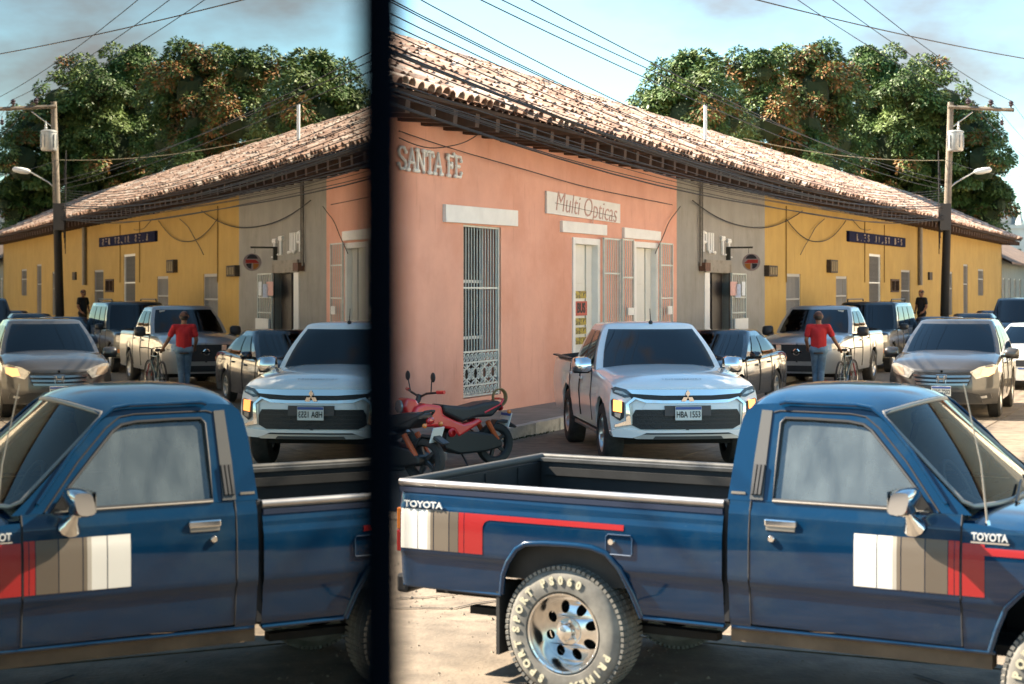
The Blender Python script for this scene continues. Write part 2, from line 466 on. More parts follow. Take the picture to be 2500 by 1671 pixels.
def tile_geo(mb, M, seg=6):
    """one barrel cover tile, local x across, y up-slope, z out; appended through matrix M"""
    Lh, r0, r1, t = 0.47, 0.122, 0.096, 0.020
    vs = []; fs = []
    for y, r in ((0, r0), (Lh, r1)):
        for rr in (r, r - t):
            for j in range(seg+1):
                a = math.pi * j / seg
                vs.append(M @ Vector((rr*math.cos(a), y, rr*math.sin(a)*0.92)))
    k = seg+1
    for j in range(seg):
        fs.append((j, j+1, 2*k+j+1, 2*k+j))               # outer
        fs.append((j, k+j, k+j+1, j+1))                   # lower end
        fs.append((k+j, 3*k+j, 3*k+j+1, k+j+1))           # inner
    mb.add(vs, fs)
TILES = []
for ti in range(4):
    q = MB(); tile_geo(q, Matrix.Identity(4)); TILES.append(q.mesh('roof_tile', M_tile[ti], smooth=50, recalc=False))

def roof_for(parent, s0, s1, singles, back=True):
    rf = MB()
    # deck: boards under the tiles, both slopes, with thickness
    e = (-EAVE_N+0.03, EAVE_Z-0.02); r = (RIDGE_Y, RIDGE_Z-0.02)
    for z in (0, -0.05):
        rf.quad((s0,e[0],e[1]+z),(s1,e[0],e[1]+z),(s1,r[0],r[1]+z),(s0,r[0],r[1]+z))
        rf.quad((s0,r[0],r[1]+z),(s1,r[0],r[1]+z),(s1,9.2,EAVE_Z+z),(s0,9.2,EAVE_Z+z))
    rf.quad((s0,e[0],e[1]-.05),(s1,e[0],e[1]-.05),(s1,e[0],e[1]),(s0,e[0],e[1]))
    roof = row_obj(rf, 'roof', M_deck, parent, s0)
    # barrel tiles in columns up the slope
    pitch = 0.25; rows = int(SLEN/0.39)+1
    cand = []
    nc = int((s1-s0)/pitch)
    for i in range(nc):
        s = s0 + pitch*(i+0.5)
        sag = 0.035*math.sin(s*0.55) + 0.03*math.sin(s*1.3+1)
        for k in range(rows):
            d = k*0.39 - 0.05 + rnd.uniform(-.045,.045)
            if rnd.random() < 0.02: continue
            jit = (rnd.uniform(-.018,.018), rnd.uniform(-.01,.035), rnd.gauss(0,.06), rnd.gauss(0,.03))
            cand.append((s+jit[0], d, sag*math.sin(math.pi*min(1,d/SLEN))+0.03+jit[1], jit[2], jit[3]))
    def MX(c):
        s, d, h, rz, rx = c
        return Matrix.Translation((s-s0, -EAVE_N + d*math.cos(SL) - h*math.sin(SL), EAVE_Z + d*math.sin(SL) + h*math.cos(SL))) @ \
               Matrix.Rotation(SL - 0.055 + rx, 4, 'X') @ Matrix.Rotation(rz, 4, 'Z')
    cand.sort(key=lambda c: (c[0]*1.0 + c[1]*0.6))
    for c in cand[:singles]:
        o = bpy.data.objects.new('roof_tile', TILES[rnd.choices(range(4),(4,4,2,2))[0]]); COL.objects.link(o); o.parent = roof
        o.matrix_local = MX(c)
    rest = [MB() for _ in range(1)]
    mb = MB()
    for c in cand[singles:]:
        n0 = len(mb.f); tile_geo(mb, MX(c), 4)
        mi = rnd.choices(range(4),(4,4,2,2))[0]
        for q in range(n0, len(mb.f)): mb.m[q] = mi
    if mb.f:
        o = bpy.data.objects.new('roof_tiles', mb.mesh('roof_tiles', M_tile, smooth=50, recalc=False)); COL.objects.link(o); o.parent = roof
        o['kind'] = 'stuff'
    # pan tiles between the covers: wavy under-sheet
    pan = MB(); pts = []
    for d in np.arange(0, SLEN, 0.39):
        for dd, hh in ((0, 0.0), (0.385, -0.02)):
            row = []
            for i in range(nc*4+1):
                s = s0 + pitch*i/4
                h = -0.01 + 0.03*math.cos(2*math.pi*(i/4-0.5)) + hh + 0.018
                sag = (0.035*math.sin(s*0.55)+0.03*math.sin(s*1.3+1))*math.sin(math.pi*min(1,d/SLEN))
                q = d + dd
                row.append((s-s0, -EAVE_N+q*math.cos(SL)-(h+sag)*math.sin(SL), EAVE_Z+q*math.sin(SL)+(h+sag)*math.cos(SL)))
            pts.append(row)
    pan.grid(pts)
    o = bpy.data.objects.new('pan_tiles', pan.mesh('pan_tiles', M_tile[2], smooth=60, recalc=False)); COL.objects.link(o); o.parent = roof; o['kind'] = 'stuff'
    # back slope and ridge caps
    bk = MB(); bk.quad((0,RIDGE_Y,RIDGE_Z+.05),(s1-s0,RIDGE_Y,RIDGE_Z+.05),(s1-s0,9.3,EAVE_Z+.05),(0,9.3,EAVE_Z+.05))
    o = bk.build('back_slope', M_tile[2], roof)
    cap_me = MB()
    tile_geo(cap_me, Matrix.Rotation(-math.pi/2,4,'Z') @ Matrix.Scale(1.5,4,(1,0,0)), 6)
    cm = cap_me.mesh('ridge_tile', M_mortar, smooth=50, recalc=False)
    s = s0
    while s < s1 - 0.3:
        o = bpy.data.objects.new('ridge_tile', cm); COL.objects.link(o); o.parent = roof
        o.location = (s-s0, RIDGE_Y+rnd.uniform(-.02,.02), RIDGE_Z+0.02+rnd.uniform(-.015,.02)); o.rotation_euler = (0, rnd.gauss(0,.03), rnd.gauss(0,.03))
        s += 0.40
    # rafters poking out under the eave
    rm = MB().box((-0.07,-0.92,-0.20),(0.07,0.5,0.0)).mesh('rafter', M_wood)
    s = s0 + 0.35
    while s < s1:
        o = inst('rafter', rm, (s-s0, 0, EAVE_Z-0.045), (R(4)+rnd.gauss(0,.008),0,rnd.gauss(0,.015)), roof)
        s += 0.74 + rnd.uniform(-.04,.04)
    # soffit boards
    sb = MB()
    sb.box((0.0,-0.93,EAVE_Z-0.042),(s1-s0,0.42,EAVE_Z-0.03))
    sb.build('soffit', M_wood, roof)
    return roof

def house(name, label, s0, s1, m, holes, singles, zb=0.0, near_end=False, far_end=False, top=4.92):
    e = empty(name, WP(s0,0,0), TH, label, 'house')
    mb = MB(); wall_holes(mb, s0, s1, zb-0.1, top, holes)
    wl = row_obj(mb, 'wall', m, e, s0, recalc=False)
    bx = MB()
    bx.quad((s0,9.2,-.1),(s1,9.2,-.1),(s1,9.2,EAVE_Z),(s0,9.2,EAVE_Z))
    bx.quad((s0,0.42,.12),(s1,0.42,.12),(s1,9.2,.12),(s0,9.2,.12))
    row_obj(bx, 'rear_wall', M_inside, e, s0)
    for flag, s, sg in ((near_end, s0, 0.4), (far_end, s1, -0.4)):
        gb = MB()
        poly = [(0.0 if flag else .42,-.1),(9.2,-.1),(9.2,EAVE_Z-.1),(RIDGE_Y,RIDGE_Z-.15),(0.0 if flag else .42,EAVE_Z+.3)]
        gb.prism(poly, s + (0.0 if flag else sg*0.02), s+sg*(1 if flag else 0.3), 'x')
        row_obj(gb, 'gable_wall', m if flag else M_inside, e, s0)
    roof_for(e, s0 - (0.35 if near_end else 0), s1 + (0.35 if far_end else 0), singles)
    return e

def rect(u0, u1, v0, v1, n=0.0):
    """opening on the facade from its place in the picture"""
    um = (u0+u1)/2
    return (SU(u0,n), SU(u1,n), ZV(um,v1,n), ZV(um,v0,n))

H_win = (SU(1131), SU(1223), 0.43, 3.22)
H_d2 = (SU(1396), SU(1462), 0.15, ZV(1428,582))
H_d3 = (SU(1546), SU(1604), 0.15, ZV(1575,592))
H_dg = (SU(1731), SU(1779), 0.15, ZV(1755,667))
pink = house('pink_house', 'salmon pink plastered corner house with clay tile roof', 0.0, S_PG, M_pink, [H_win, H_d2, H_d3], 300, near_end=True)
grey = house('grey_house', 'grey plastered house front between the pink and yellow walls', S_PG, S_GY, M_grey, [H_dg], 180)
yw = [rect(1919,1954,669,830), rect(2041,2068,675,800), rect(2122,2150,621,800), rect(2174,2194,682,714), rect(2200,2222,660,790),
      rect(2312,2325,664,770), rect(2352,2363,646,770), rect(2388,2401,658,722)]
yw = [(a,b,max(c,0.37),d) for a,b,c,d in yw]
yellow = house('yellow_house', 'long yellow plastered house with brown tile roof beyond the grey one', S_GY, S_END, M_yel, yw, 0, far_end=True)

def rbox(parent, s0, name, m, a, b, **k):
    """box in row coords"""
    mb = MB().box(a, b); return row_obj(mb, name, m, parent, s0, **k)
# --- lintels (slightly crooked)
def lintel(u0, u1, vt0, vt1, vb0, vb1, nm='lintel'):
    s0, s1 = SU(u0, .06), SU(u1, .06)
    q = MB(); za, zb_, zc, zd = ZV(u0,vb0,.06), ZV(u1,vb1,.06), ZV(u1,vt1,.06), ZV(u0,vt0,.06)
    q.prism([(s0,za),(s1,zb_),(s1,zc),(s0,zd)], -0.06, 0.05, 'y')
    return row_obj(q, nm, M_white, pink, 0.0, bevel=0.006)
lintel(1089,1265,499,514.5,542.5,553)
lintel(1374,1482.5,539,550,567,575.5)
lintel(1525,1614,555.5,566,581.5,588.5)

M_grille = mat('pale_grille_paint', (0.52, 0.56, 0.52), 0.5, var=0.1, vscale=8)
M_door = mat('white_door', (0.66, 0.66, 0.61), 0.55, var=0.05, vscale=4)
M_curtain = mat('dark_green_cloth', (0.02, 0.045, 0.038), 0.9)
# --- barred window
a, b, c, d = H_win
wg = row_obj(MB().box((a,0.03,c),(a+.035,.07,d)).box((b-.05,0.03,c),(b,.07,d)).box((a+.035,.035,d-.03),(b-.05,.065,d)), 'window_grille', M_grille, pink, 0.0)
zsp = ZV(1177, 858); zmid = ZV(1177, 703.5)
wd_ = b - a
bar_me = MB().tube([(0,0,zsp),(0,0,d-.03)], 0.0105, 6).mesh('bar', M_grille, smooth=60)
nb = 13
for i in range(nb):
    s = a + .035 + (wd_-.085)*(i+0.5)/nb
    inst('bar', bar_me, (s, .05, 0), parent=wg)
for z in (zmid, zsp, c+.03, c+.20, zsp-.17):
    rb = MB().box((a+.035,.038,z-.014),(b-.05,.062,z+.014)); o = row_obj(rb, 'cross_bar', M_grille, pink); o.parent = wg
sp = MB()
def circ(cx, cz, r, t=0.012, y=.05, a0=0, a1=6.2832, n=12):
    full = a1-a0 > 6.28
    sp.tube([(cx+r*math.cos(a0+(a1-a0)*i/n), y, cz+r*math.sin(a0+(a1-a0)*i/n)) for i in range(n if full else n+1)], t, 5, closed=full)
n_ = 9
for zc in (c+.115, zsp-.09):
    for i in range(n_):
        sc_ = a+.035+(wd_-.085)*(i+.5)/n_
        circ(sc_, zc, .052, .011)
        sp.tube([(sc_-.07,.05,zc-.08),(sc_+.07,.05,zc+.08)], .009, 5)
z0_, z1_ = c+.20, zsp-.17
for i in range(4):
    s_a = a+.05+(wd_-.11)*i/4; s_b = a+.05+(wd_-.11)*(i+1)/4; sm = (s_a+s_b)/2
    for sg in (-1, 1):
        sp.tube([(sm+sg*(0.16*math.cos(math.pi*2*t)), .05, z0_+(z1_-z0_)*t) for t in np.linspace(0,1,17)], .012, 5)
    for t in (.16,.84):
        circ(sm-.075, z0_+(z1_-z0_)*t, .06, .012, a0=-2.4, a1=2.6); circ(sm+.075, z0_+(z1_-z0_)*t, .06, .012, a0=.5, a1=5.6)
    for t in (.38,.62):
        circ(s_a+.06, z0_+(z1_-z0_)*t, .045, .011); circ(s_b-.06, z0_+(z1_-z0_)*t, .045, .011)
    sp.cbox((sm,.05,z0_+(z1_-z0_)*.16),(.05,.03,.05)); sp.cbox((sm,.05,z0_+(z1_-z0_)*.84),(.05,.03,.05))
row_obj(sp, 'scroll_panel', M_grille, pink, smooth=60).parent = wg
wf = MB()
for x0, x1 in ((a,a+.06),(a+.40*wd_-.03,a+.40*wd_+.03),(b-.06,b)): wf.box((x0,.33,c),(x1,.39,d))
for z in np.arange(c, d, (d-c)/3.0): wf.box((a+.06,.335,z),(b-.06,.385,z+.05))
win = row_obj(wf, 'window', M_door, pink)
pn = MB().box((a+.06,.35,c+.9),(a+.40*wd_-.03,.36,d-.05)); row_obj(pn, 'pane', mat('frosted_pane',(0.34,0.37,0.36),0.3,coat=.5), pink).parent = win
pn = MB().box((a+.40*wd_+.03,.355,c+.05),(b-.06,.365,d-.05)); row_obj(pn, 'pane', mat('dark_pane',(.03,.035,.035),.15), pink).parent = win
cu = MB().grid([[(a+wd_*t, .55+.03*math.sin(t*40), z) for z in (c, c+1.35+.1*math.sin(t*9))] for t in np.linspace(0.05,.75,40)]); row_obj(cu, 'curtain', M_curtain, pink).parent = win

# --- the two white doors with folded-back security gates
def pdoor(H, nm_label, half_open):
    a, b, c, d = H
    f = MB(); f.box((a,-.03,c),(a+.12,.11,d)); f.box((b-.12,-.03,c),(b,.11,d)); f.box((a+.12,-.03,d-.12),(b-.12,.11,d))
    fr = row_obj(f, 'door_frame', M_white, pink, 0.0, bevel=.008)
    w = b-a-.24
    dd = MB(); dd.box((a+.12,.12,c),(a+.12+w*.72,.16,d-.12))
    for k in range(3): dd.box((a+.2,.107,c+.25+k*.95),(a+.12+w*.72-.09,.121,c+.25+k*.95+.75))
    row_obj(dd, 'door', M_door, pink, 0.0, bevel=.004)
    d2 = MB(); d2.box((a+.12+w*.74,.10,c),(b-.12,.14,d-.12)); row_obj(d2, 'door', M_door, pink, 0.0, bevel=.004)
    return a+.12, w
s_d2, w_d2 = pdoor(H_d2, '', 0)
pdoor(H_d3, '', 0)
def gate(s0, s1, z0, z1, nv, n=.07, nm='folding_gate', parent=pink, off=0.0, m=M_grille, zb=()):
    t = MB(); y = -n
    for s in (s0, s1): t.box((s-.018,y-.02,z0),(s+.018,y+.02,z1))
    for z in (z0, z1-.03, *zb): t.box((s0+.018,y-.012,z),(s1-.018,y+.012,z+.03))
    o = row_obj(t, nm, m, parent, off)
    bm_ = MB().tube([(0,0,0),(0,0,z1-z0-.03)], .011, 5).mesh('bar', m)
    for i in range(nv):
        s = s0 + (s1-s0)*(i+1)/(nv+1); inst('bar', bm_, (s-off, y, z0+.015), parent=o)
    return o
gate(SU(1474,.1), SU(1512,.1), .25, ZV(1490,582,.1), 6, n=.10, zb=(ZV(1490,670,.1),))
gate(SU(1514,.1), SU(1541,.1), .25, ZV(1527,584,.1), 4, n=.14, zb=(ZV(1527,680,.1),))
gate(SU(1612,.1), SU(1641,.1), .25, ZV(1626,594,.1), 5, n=.10, zb=(ZV(1626,650,.1), ZV(1626,730,.1)))
# mesh insert + lock plates on the gates
lk = MB(); lk.box((SU(1524,.1),-.185,ZV(1527,770,.1)),(SU(1539,.1),-.16,ZV(1527,752,.1))); row_obj(lk, 'lock_plate', M_whitepaint, pink)
lk = MB(); lk.box((SU(1626,.1),-.15,ZV(1630,768,.1)),(SU(1636,.1),-.125,ZV(1630,748,.1))); row_obj(lk, 'lock_plate', M_whitepaint, pink)
# notices on the first door
M_ny = mat('yellow_notice', (0.38,0.29,0.03), .6, var=.5, vscale=22, stain=(0.06,0.05,0.03), sscale=14, sthr=(.5,.56))
M_nr = mat('red_notice', (0.45,0.07,0.045), .6)
M_print = mat('black_print', (0.03,0.025,0.025), .7)
for k, (v0, v1, m) in enumerate(((711,729,M_ny),(736,771,M_nr),(777,794,M_ny),(800,816,M_ny),(824,841,M_ny))):
    sA, sB = SU(1402,-.1), SU(1432 if m is M_nr else 1430,-.1)
    z0, z1 = ZV(1415,v1,-.1), ZV(1415,v0,-.1)
    q = MB().box((0,-.012,0),(sB-sA,0,z1-z0))
    o = q.build('notice', m); o.location = WP(sA, -0.102, z0); o.rotation_euler = (0,0,TH)
    tag(o, ['small yellow printed notice, topmost on the white door','red BUS notice on the white door','yellow printed notice just below the red BUS notice',
            'yellow printed notice, second below the red BUS notice','lowest yellow printed notice on the white door'][k], 'notice', 'notices taped to the white door')
    if m is M_nr:
        t = text_mb('BUS', (z1-z0)*.95, .004, bold=.01)
        t.v = [(p[0]*.95+(sB-sA)/2, p[1]-.016, p[2]+(z1-z0)*.5) for p in t.v]
        t.build('lettering', M_print, o)

# --- signs
sg = empty('wall_lettering', WP(SU(1050),0,ZV(1050,400)), TH, 'white raised SANTA FE letters high on the pink wall', 'lettering')
def strokes(ch):
    D = {'S': [[(1,.80),(.75,1),(.25,1),(0,.82),(.1,.62),(.5,.5),(.9,.38),(1,.18),(.75,0),(.25,0),(0,.2)]],
         'A': [[(0,0),(.5,1),(1,0)],[(.2,.36),(.8,.36)],[(-.12,0),(.14,0)],[(.86,0),(1.12,0)]],
         'N': [[(.05,0),(.05,1)],[(.05,1),(.95,0)],[(.95,0),(.95,1)],[(-.1,1),(.1,1)],[(-.1,0),(.2,0)],[(.8,1),(1.1,1)]],
         'T': [[(0,.82),(.05,1),(.95,1),(1,.82)],[(.5,1),(.5,0)],[(.36,0),(.64,0)]],
         'F': [[(.2,0),(.2,1)],[(0,1),(.9,.96),(1,1.1)],[(.2,.52),(.7,.52)],[(.7,.42),(.7,.62)],[(.05,0),(.36,0)],[(.0,.84),(.0,1)]],
         'E': [[(.2,0),(.2,1)],[(0,1),(.9,1),(1,.8)],[(.2,.52),(.65,.52)],[(0,0),(.9,0),(1,.2)]]}
    return D[ch]
sA, sB = SU(975,.05), SU(1131,.05); hgt = 0.315
xs = [0,.137,.275,.415,.545,.745,.87]; wl = .105
for ch, fx in zip('SANTAFE', xs):
    q = MB()
    for st in strokes(ch):
        pts = [(sA-SU(1050)+(sB-sA)*(fx+wl*x), -.035, (z-.5)*hgt + ZV(1050,398)-ZV(1050,400)-.021*(x*wl+fx-.5)*0) for x, z in st]
        q.tube(pts, .025, 6)
        for p in (pts[0], pts[-1]): q.ball(p, .032, 8, 6)
    q.build('letter', M_white, sg, smooth=60)
# Multi Optica board
def board(name, label, u0, u1, vt0, vt1, vb0, vb1, m, n=.04, cat='sign'):
    s0, s1 = SU(u0,n), SU(u1,n); sc_ = (s0+s1)/2; zc = ZV((u0+u1)/2, (vt0+vt1+vb0+vb1)/4, n)
    e = empty(name, WP(sc_,0,zc), TH, label, cat)
    q = MB().prism([(s0-sc_,ZV(u0,vb0,n)-zc),(s1-sc_,ZV(u1,vb1,n)-zc),(s1-sc_,ZV(u1,vt1,n)-zc),(s0-sc_,ZV(u0,vt0,n)-zc)], -n, -.005, 'y')
    q.build('board', m, e)
    return e, sc_, zc, s0-sc_, s1-sc_
e, sc_, zc, x0, x1 = board('shop_sign', 'white board painted Multi Optica above the first door', 1335, 1514, 466.5, 499, 521, 545.5, mat('sign_white',(0.70,0.69,0.66),.6,var=.05,vscale=5))
M_rose = mat('faded_rose_paint', (0.47,0.29,0.25), .7, var=.2, vscale=20)
t = text_mb('Multi Opticas', .42, .004, shear=.25, bold=-.004)
wt = max(p[0] for p in t.v)-min(p[0] for p in t.v); kx = (x1-x0)*.84/wt
tilt = -0.030
t.v = [(p[0]*kx+.08, p[1]-.045, p[2]*1.25+p[0]*kx*tilt) for p in t.v]
t.build('lettering', M_rose, e)['kind'] = 'stuff'
rod = MB().tube([(x0+.35,-.06,-.02+tilt*x0*.7),(x1-.25,-.06,-.06+tilt*x1*.7)], .004, 6); rod.build('cable_rod', M_cable, e)
# PUL T.T. letters on the grey wall
e = empty('wall_lettering', WP(SU(1745),0,ZV(1745,595)), TH, 'white PUL T.T. letters fixed on the grey wall over the dark door', 'lettering')
def vbox(txt_u):
    pass
zt_, zb_ = ZV(1745,570,.05)-ZV(1745,595), ZV(1745,617,.05)-ZV(1745,595)
def uS(u): return SU(u,.05)-SU(1745)
LET = {'P': [[(0,0),(0,1)],[(0,1),(.8,.95),(.8,.5),(0,.48)]], 'U': [[(0,1),(0,.1),(.3,0),(.6,0),(.9,.1),(.9,1)]], 'L': [[(0,1),(0,0),(.9,0)]],
       'T': [[(-.1,.93),(1.1,.93)],[(-.1,.85),(1.1,.85)],[(.5,1),(.5,0)]], '.': [[(0,0),(0,.08)]]}
for ch, ua, ub, sh in (('P',1718,1726,0),('U',1730.5,1737,0),('L',1741,1748,0),('T',1762,1769,-.05),('.',1772,1774,-.05),('T',1777,1784,-.1),('.',1786,1788,-.1)):
    q = MB()
    for st in LET[ch]:
        q.tube([(uS(ua)+(uS(ub)-uS(ua))*x, -.03, zb_+(zt_-zb_)*z+sh) for x, z in st], .042, 6)
    q.build('letter', M_white, e)
# --- grey house details
gp = grey
def gobj(mb, name, m, **k): return row_obj(mb, name, m, grey, S_PG, **k)
M_conc = mat('raw_concrete', (0.30,0.27,0.22), .9, var=.15, vscale=6, stain=(.12,.09,.06), sscale=3)
a, b, c, d = H_dg
gobj(MB().box((SU(1719),-.02,.15),(a,.14,d)), 'door_jamb', M_white)
gobj(MB().box((SU(1719),-.05,d+.01),(SU(1781),.10,d+.30)), 'lintel', M_conc)
gobj(MB().box((b,-.03,.15),(b+.16,.14,d+.02)), 'door_jamb', mat('brown_jamb',(.12,.10,.085),.8))
gobj(MB().box((a,.30,.15),(a+(b-a)*.45,.34,d)), 'door', mat('black_door',(.012,.012,.012),.6))
gobj(MB().box((a+(b-a)*.47,.16,.15),(b,.20,d)), 'door', mat('dark_wood_door',(.03,.024,.022),.5,var=.2,vscale=6))
gate(SU(1786,.1), SU(1820,.1), .25, ZV(1803,668,.1), 5, n=.10, nm='folding_gate', parent=grey, off=S_PG, zb=(ZV(1803,728,.1),ZV(1803,765,.1)))
gobj(MB().box((SU(1791,.1),-.14,ZV(1806,805,.1)),(SU(1823,.1),-.10,ZV(1806,778,.1))), 'gate_plate', M_whitepaint)
M_papers = [mat('paper_%d'%i, cc, .8, var=.2, vscale=15) for i, cc in enumerate([(.60,.36,.32),(.36,.42,.55),(.62,.66,.68)])]
for k, (u0,u1,v0,v1) in enumerate(((1783,1799,688,722),(1795,1808,694,727),(1811,1819,688,722))):
    q = MB().box((SU(u0,.14),-.145,ZV(u0,v1,.14)),(SU(u1,.14),-.138,ZV(u0,v0,.14))); o = gobj(q, 'poster', M_papers[k])
q = MB()
for uu in (1709, 1714): q.tube([(SU(uu,.05),-.06,ZV(uu,650,.05)),(SU(uu,.05),-.06,4.7)], .028 if uu == 1709 else .018, 8)
gobj(q, 'conduit', mat('conduit_grey',(.17,.15,.125),.7,var=.3,vscale=9), smooth=50)
gobj(MB().box((SU(1716,.1),-.16,ZV(1722,662,.1)),(SU(1729,.1),0,ZV(1722,642,.1))), 'meter_box', mat('rusty_box',(.13,.06,.035),.8,var=.3,vscale=14))
br = MB(); br.box((SU(1792,.2),-.10,ZV(1793,636,.1)),(SU(1792,.2)+.07,0,ZV(1793,605,.1)))
br.box((SU(1792,.2),-0.66,ZV(1793,608,.1)),(SU(1792,.2)+.05,0.0,ZV(1793,604,.1)))
gobj(br, 'sign_bracket', mat('bracket_black',(.03,.028,.02),.7))
# round sign on the grey wall
e = empty('round_sign', WP(SU(1793)+.03,.42,ZV(1793,641)), TH-math.pi/2, 'round pale sign with red and black emblem hanging by the grey wall', 'sign')
e.scale = (.7,.7,.7)
MB().tube([(-.1,0,.3),(-.1,0,.53)], .008, 5).build('hanger', M_cable, e)
rs = .33; kx = 1.0
def disc(pts, y, m, nm): MB().prism(pts, -y, -y+.003, 'y').build(nm, m, e)
disc([(rs*math.cos(t), rs*.92*math.sin(t)) for t in np.linspace(0,6.283,33)[:-1]], .012, mat('emblem_pale',(.34,.27,.255),.8), 'disc')
disc([(.21*math.cos(t), .21*math.sin(t)+.06) for t in np.linspace(.3,2.84,20)], .018, mat('emblem_black',(.035,.03,.035),.8), 'emblem')
disc([(-.25,-.03),(.24,-.03),(.24,.09),(-.12,.09)], .022, mat('emblem_red',(.40,.035,.025),.8), 'emblem')
disc([(.21*math.cos(t)-.03, .21*math.sin(t)-.04) for t in np.linspace(3.2,4.7,12)]+[(-.03,-.04)], .018, mat('emblem_orange',(.42,.16,.03),.8), 'emblem')
disc([(.19*math.cos(t)+.03, .19*math.sin(t)-.04) for t in np.linspace(4.75,6.2,12)]+[(.03,-.04)], .018, MATS['emblem_black'], 'emblem')

# --- yellow house details
def yobj(mb, name, m, **k): return row_obj(mb, name, m, yellow, S_GY, **k)
M_gr2 = mat('grey_grille', (.24,.225,.205), .7, var=.15, vscale=10)
M_gr3 = mat('grey_grille_frame', (.36,.35,.33), .6)
for k, (a,b,c,d) in enumerate(yw):
    if k == 3:
        f = MB().box((a,-.03,c),(a+.08,.1,d)).box((b-.08,-.03,c),(b,.1,d)).box((a+.08,-.03,d-.07),(b-.08,.1,d)).box((a+.08,-.03,c),(b-.08,.1,c+.06)).box(((a+b)/2-.05,-.02,c+.06),((a+b)/2+.05,.08,d-.07))
        o = yobj(f, 'window', M_wood); continue
    fr = MB().box((a,.02,c),(a+.07,.12,d)).box((b-.07,.02,c),(b,.12,d)).box((a+.07,.02,d-.08),(b-.07,.12,d))
    zz = c + (d-c)*.6
    fr.box((a+.07,.03,zz),(b-.07,.11,zz+.05))
    o = yobj(fr, 'window' if k not in (4,5) else 'door', M_gr3 if k != 2 else M_whitepaint)
    bk_ = MB().box((a+.07,.14,c),(b-.07,.16,d-.08))
    q = yobj(bk_, 'pane', M_gr2 if k < 2 else (mat('dim_glass',(.06,.065,.06),.25) if k in (2,4) else mat('brown_shutter',(.10,.065,.03),.8,var=.2,vscale=5))); q.parent = o
    nv = max(3, int((b-a)/.15))
    bm_ = MB().tube([(0,0,c),(0,0,d-.08)], .014, 5).mesh('bar', M_gr3 if k < 2 else M_gr2)
    for i in range(nv): 
        q = inst('bar', bm_, (a+.07+(b-a-.14)*(i+.5)/nv - S_GY, .07, 0), parent=o)
# window air conditioners poking out of the wall
M_ac = mat('rusty_unit', (.055,.038,.022), .8, var=.4, vscale=9)
M_ac2 = mat('unit_grille', (.20,.15,.07), .8, var=.3, vscale=9)
for k, (u0,u1,v0,v1) in enumerate(((1876,1899,648,675),(2027,2046,634,666))):
    n = .14; s0, s1 = SU(u0+2,n), SU(u1,n); z0, z1 = ZV(u0,v1,n), ZV(u0,v0,n)
    e = empty('air_conditioner', WP(s0,0,z0), TH, ['brown box air conditioner on the yellow wall beside the grey house','brown box air conditioner higher up the yellow wall, left of the blue sign'][k], 'air conditioner', 'air conditioners on the yellow wall')
    q = MB().box((0,-n,0),(s1-s0,0.02,z1-z0)); q.build('casing', M_ac, e, bevel=.01)
    q = MB()
    for j in range(3):
        x = .08+(s1-s0-.16)*j/3; q.box((x,-n-.012,.05),(x+(s1-s0-.16)/3-.06,-n,z1-z0-.05))
    q.build('grille', M_ac2, e)
# blue shop sign with worn white letters
e, sc_, zc, x0, x1 = board('shop_sign', 'long dark blue sign with worn pale lettering on the yellow wall', 2074, 2211, 564, 582, 590, 604, mat('sign_navy',(.012,.014,.045),.9,var=.3,vscale=6,spec=.1), n=.10)
M_worn = mat('worn_letters', (.42,.34,.27), .8, var=.4, vscale=9)
q = MB(); rr = random.Random(3); 
n_l = 15
for i in range(n_l):
    x = x0 + .45 + (x1-x0-.9)*i/n_l
    if rr.random() < .25: continue
    slope = (ZV(2211,593,.1)-ZV(2074,577,.1))/(x1-x0)
    zc2 = slope*(x) ; hh = .17
    for st in rr.choice([strokes('N'), strokes('A'), strokes('E'), strokes('T'), strokes('F'), strokes('S')]):
        if rr.random() < .5: continue
        q.tube([(x+.17*px, -.115, zc2+(pz-.5)*2*hh*.6) for px, pz in st], .018, 4)
q.build('lettering', M_worn, e)['kind'] = 'stuff'
# downpipe and small boxes on the yellow wall
yobj(MB().tube([(SU(2247,.1),-.1,ZV(2247,697,.1)),(SU(2247,.1),-.1,4.7)], .09, 10), 'downpipe', mat('pipe_grey',(.21,.19,.16),.6,var=.15,vscale=6), smooth=50)
yobj(MB().box((SU(2265),-.08,ZV(2268,684)),(SU(2272),.0,ZV(2268,665))), 'meter_box', M_ac)
yobj(MB().box((S_GY+.02,-.03,.37),(S_END-.02,-.0,.55)), 'plinth', mat('ochre_plinth',(.36,.19,.03),.9,var=.15,vscale=2))
for u in (1918, 2110, 2158):
    yobj(MB().tube([(SU(u),-.02,ZV(u,690)),(SU(u),-.02,4.5)], .018, 5), 'conduit', mat('yellow_conduit',(.30,.19,.05),.8))
# wall lamp under the eave of the pink house
e = empty('wall_lamp', WP(SU(1050,.5),.5,ZV(1050,285,.5)), TH, 'white floodlight bulbs hanging under the pink house eave', 'lamp')
q = MB().lathe([(.02,.30),(.05,.28),(.06,.2),(.13,.06),(.15,0),(.12,-.02),(0,-.03)], 14, axis='z'); q.build('shade', M_whitepaint, e, smooth=50)
MB().tube([(0,0,.28),(0,.1,.45),(0,.45,.45)], .02, 6).build('arm', M_whitepaint, e)
MB().tube([(0,.1,.42),(-.55,.1,.33),(-.75,.05,.30)], .018, 6).build('arm', M_whitepaint, e)
MB().lathe([(.03,.08),(.07,.02),(.08,-.04),(0,-.07)], 12, axis='z', c=(-.78,.05,.28)).build('bulb_holder', M_whitepaint, e, smooth=50)
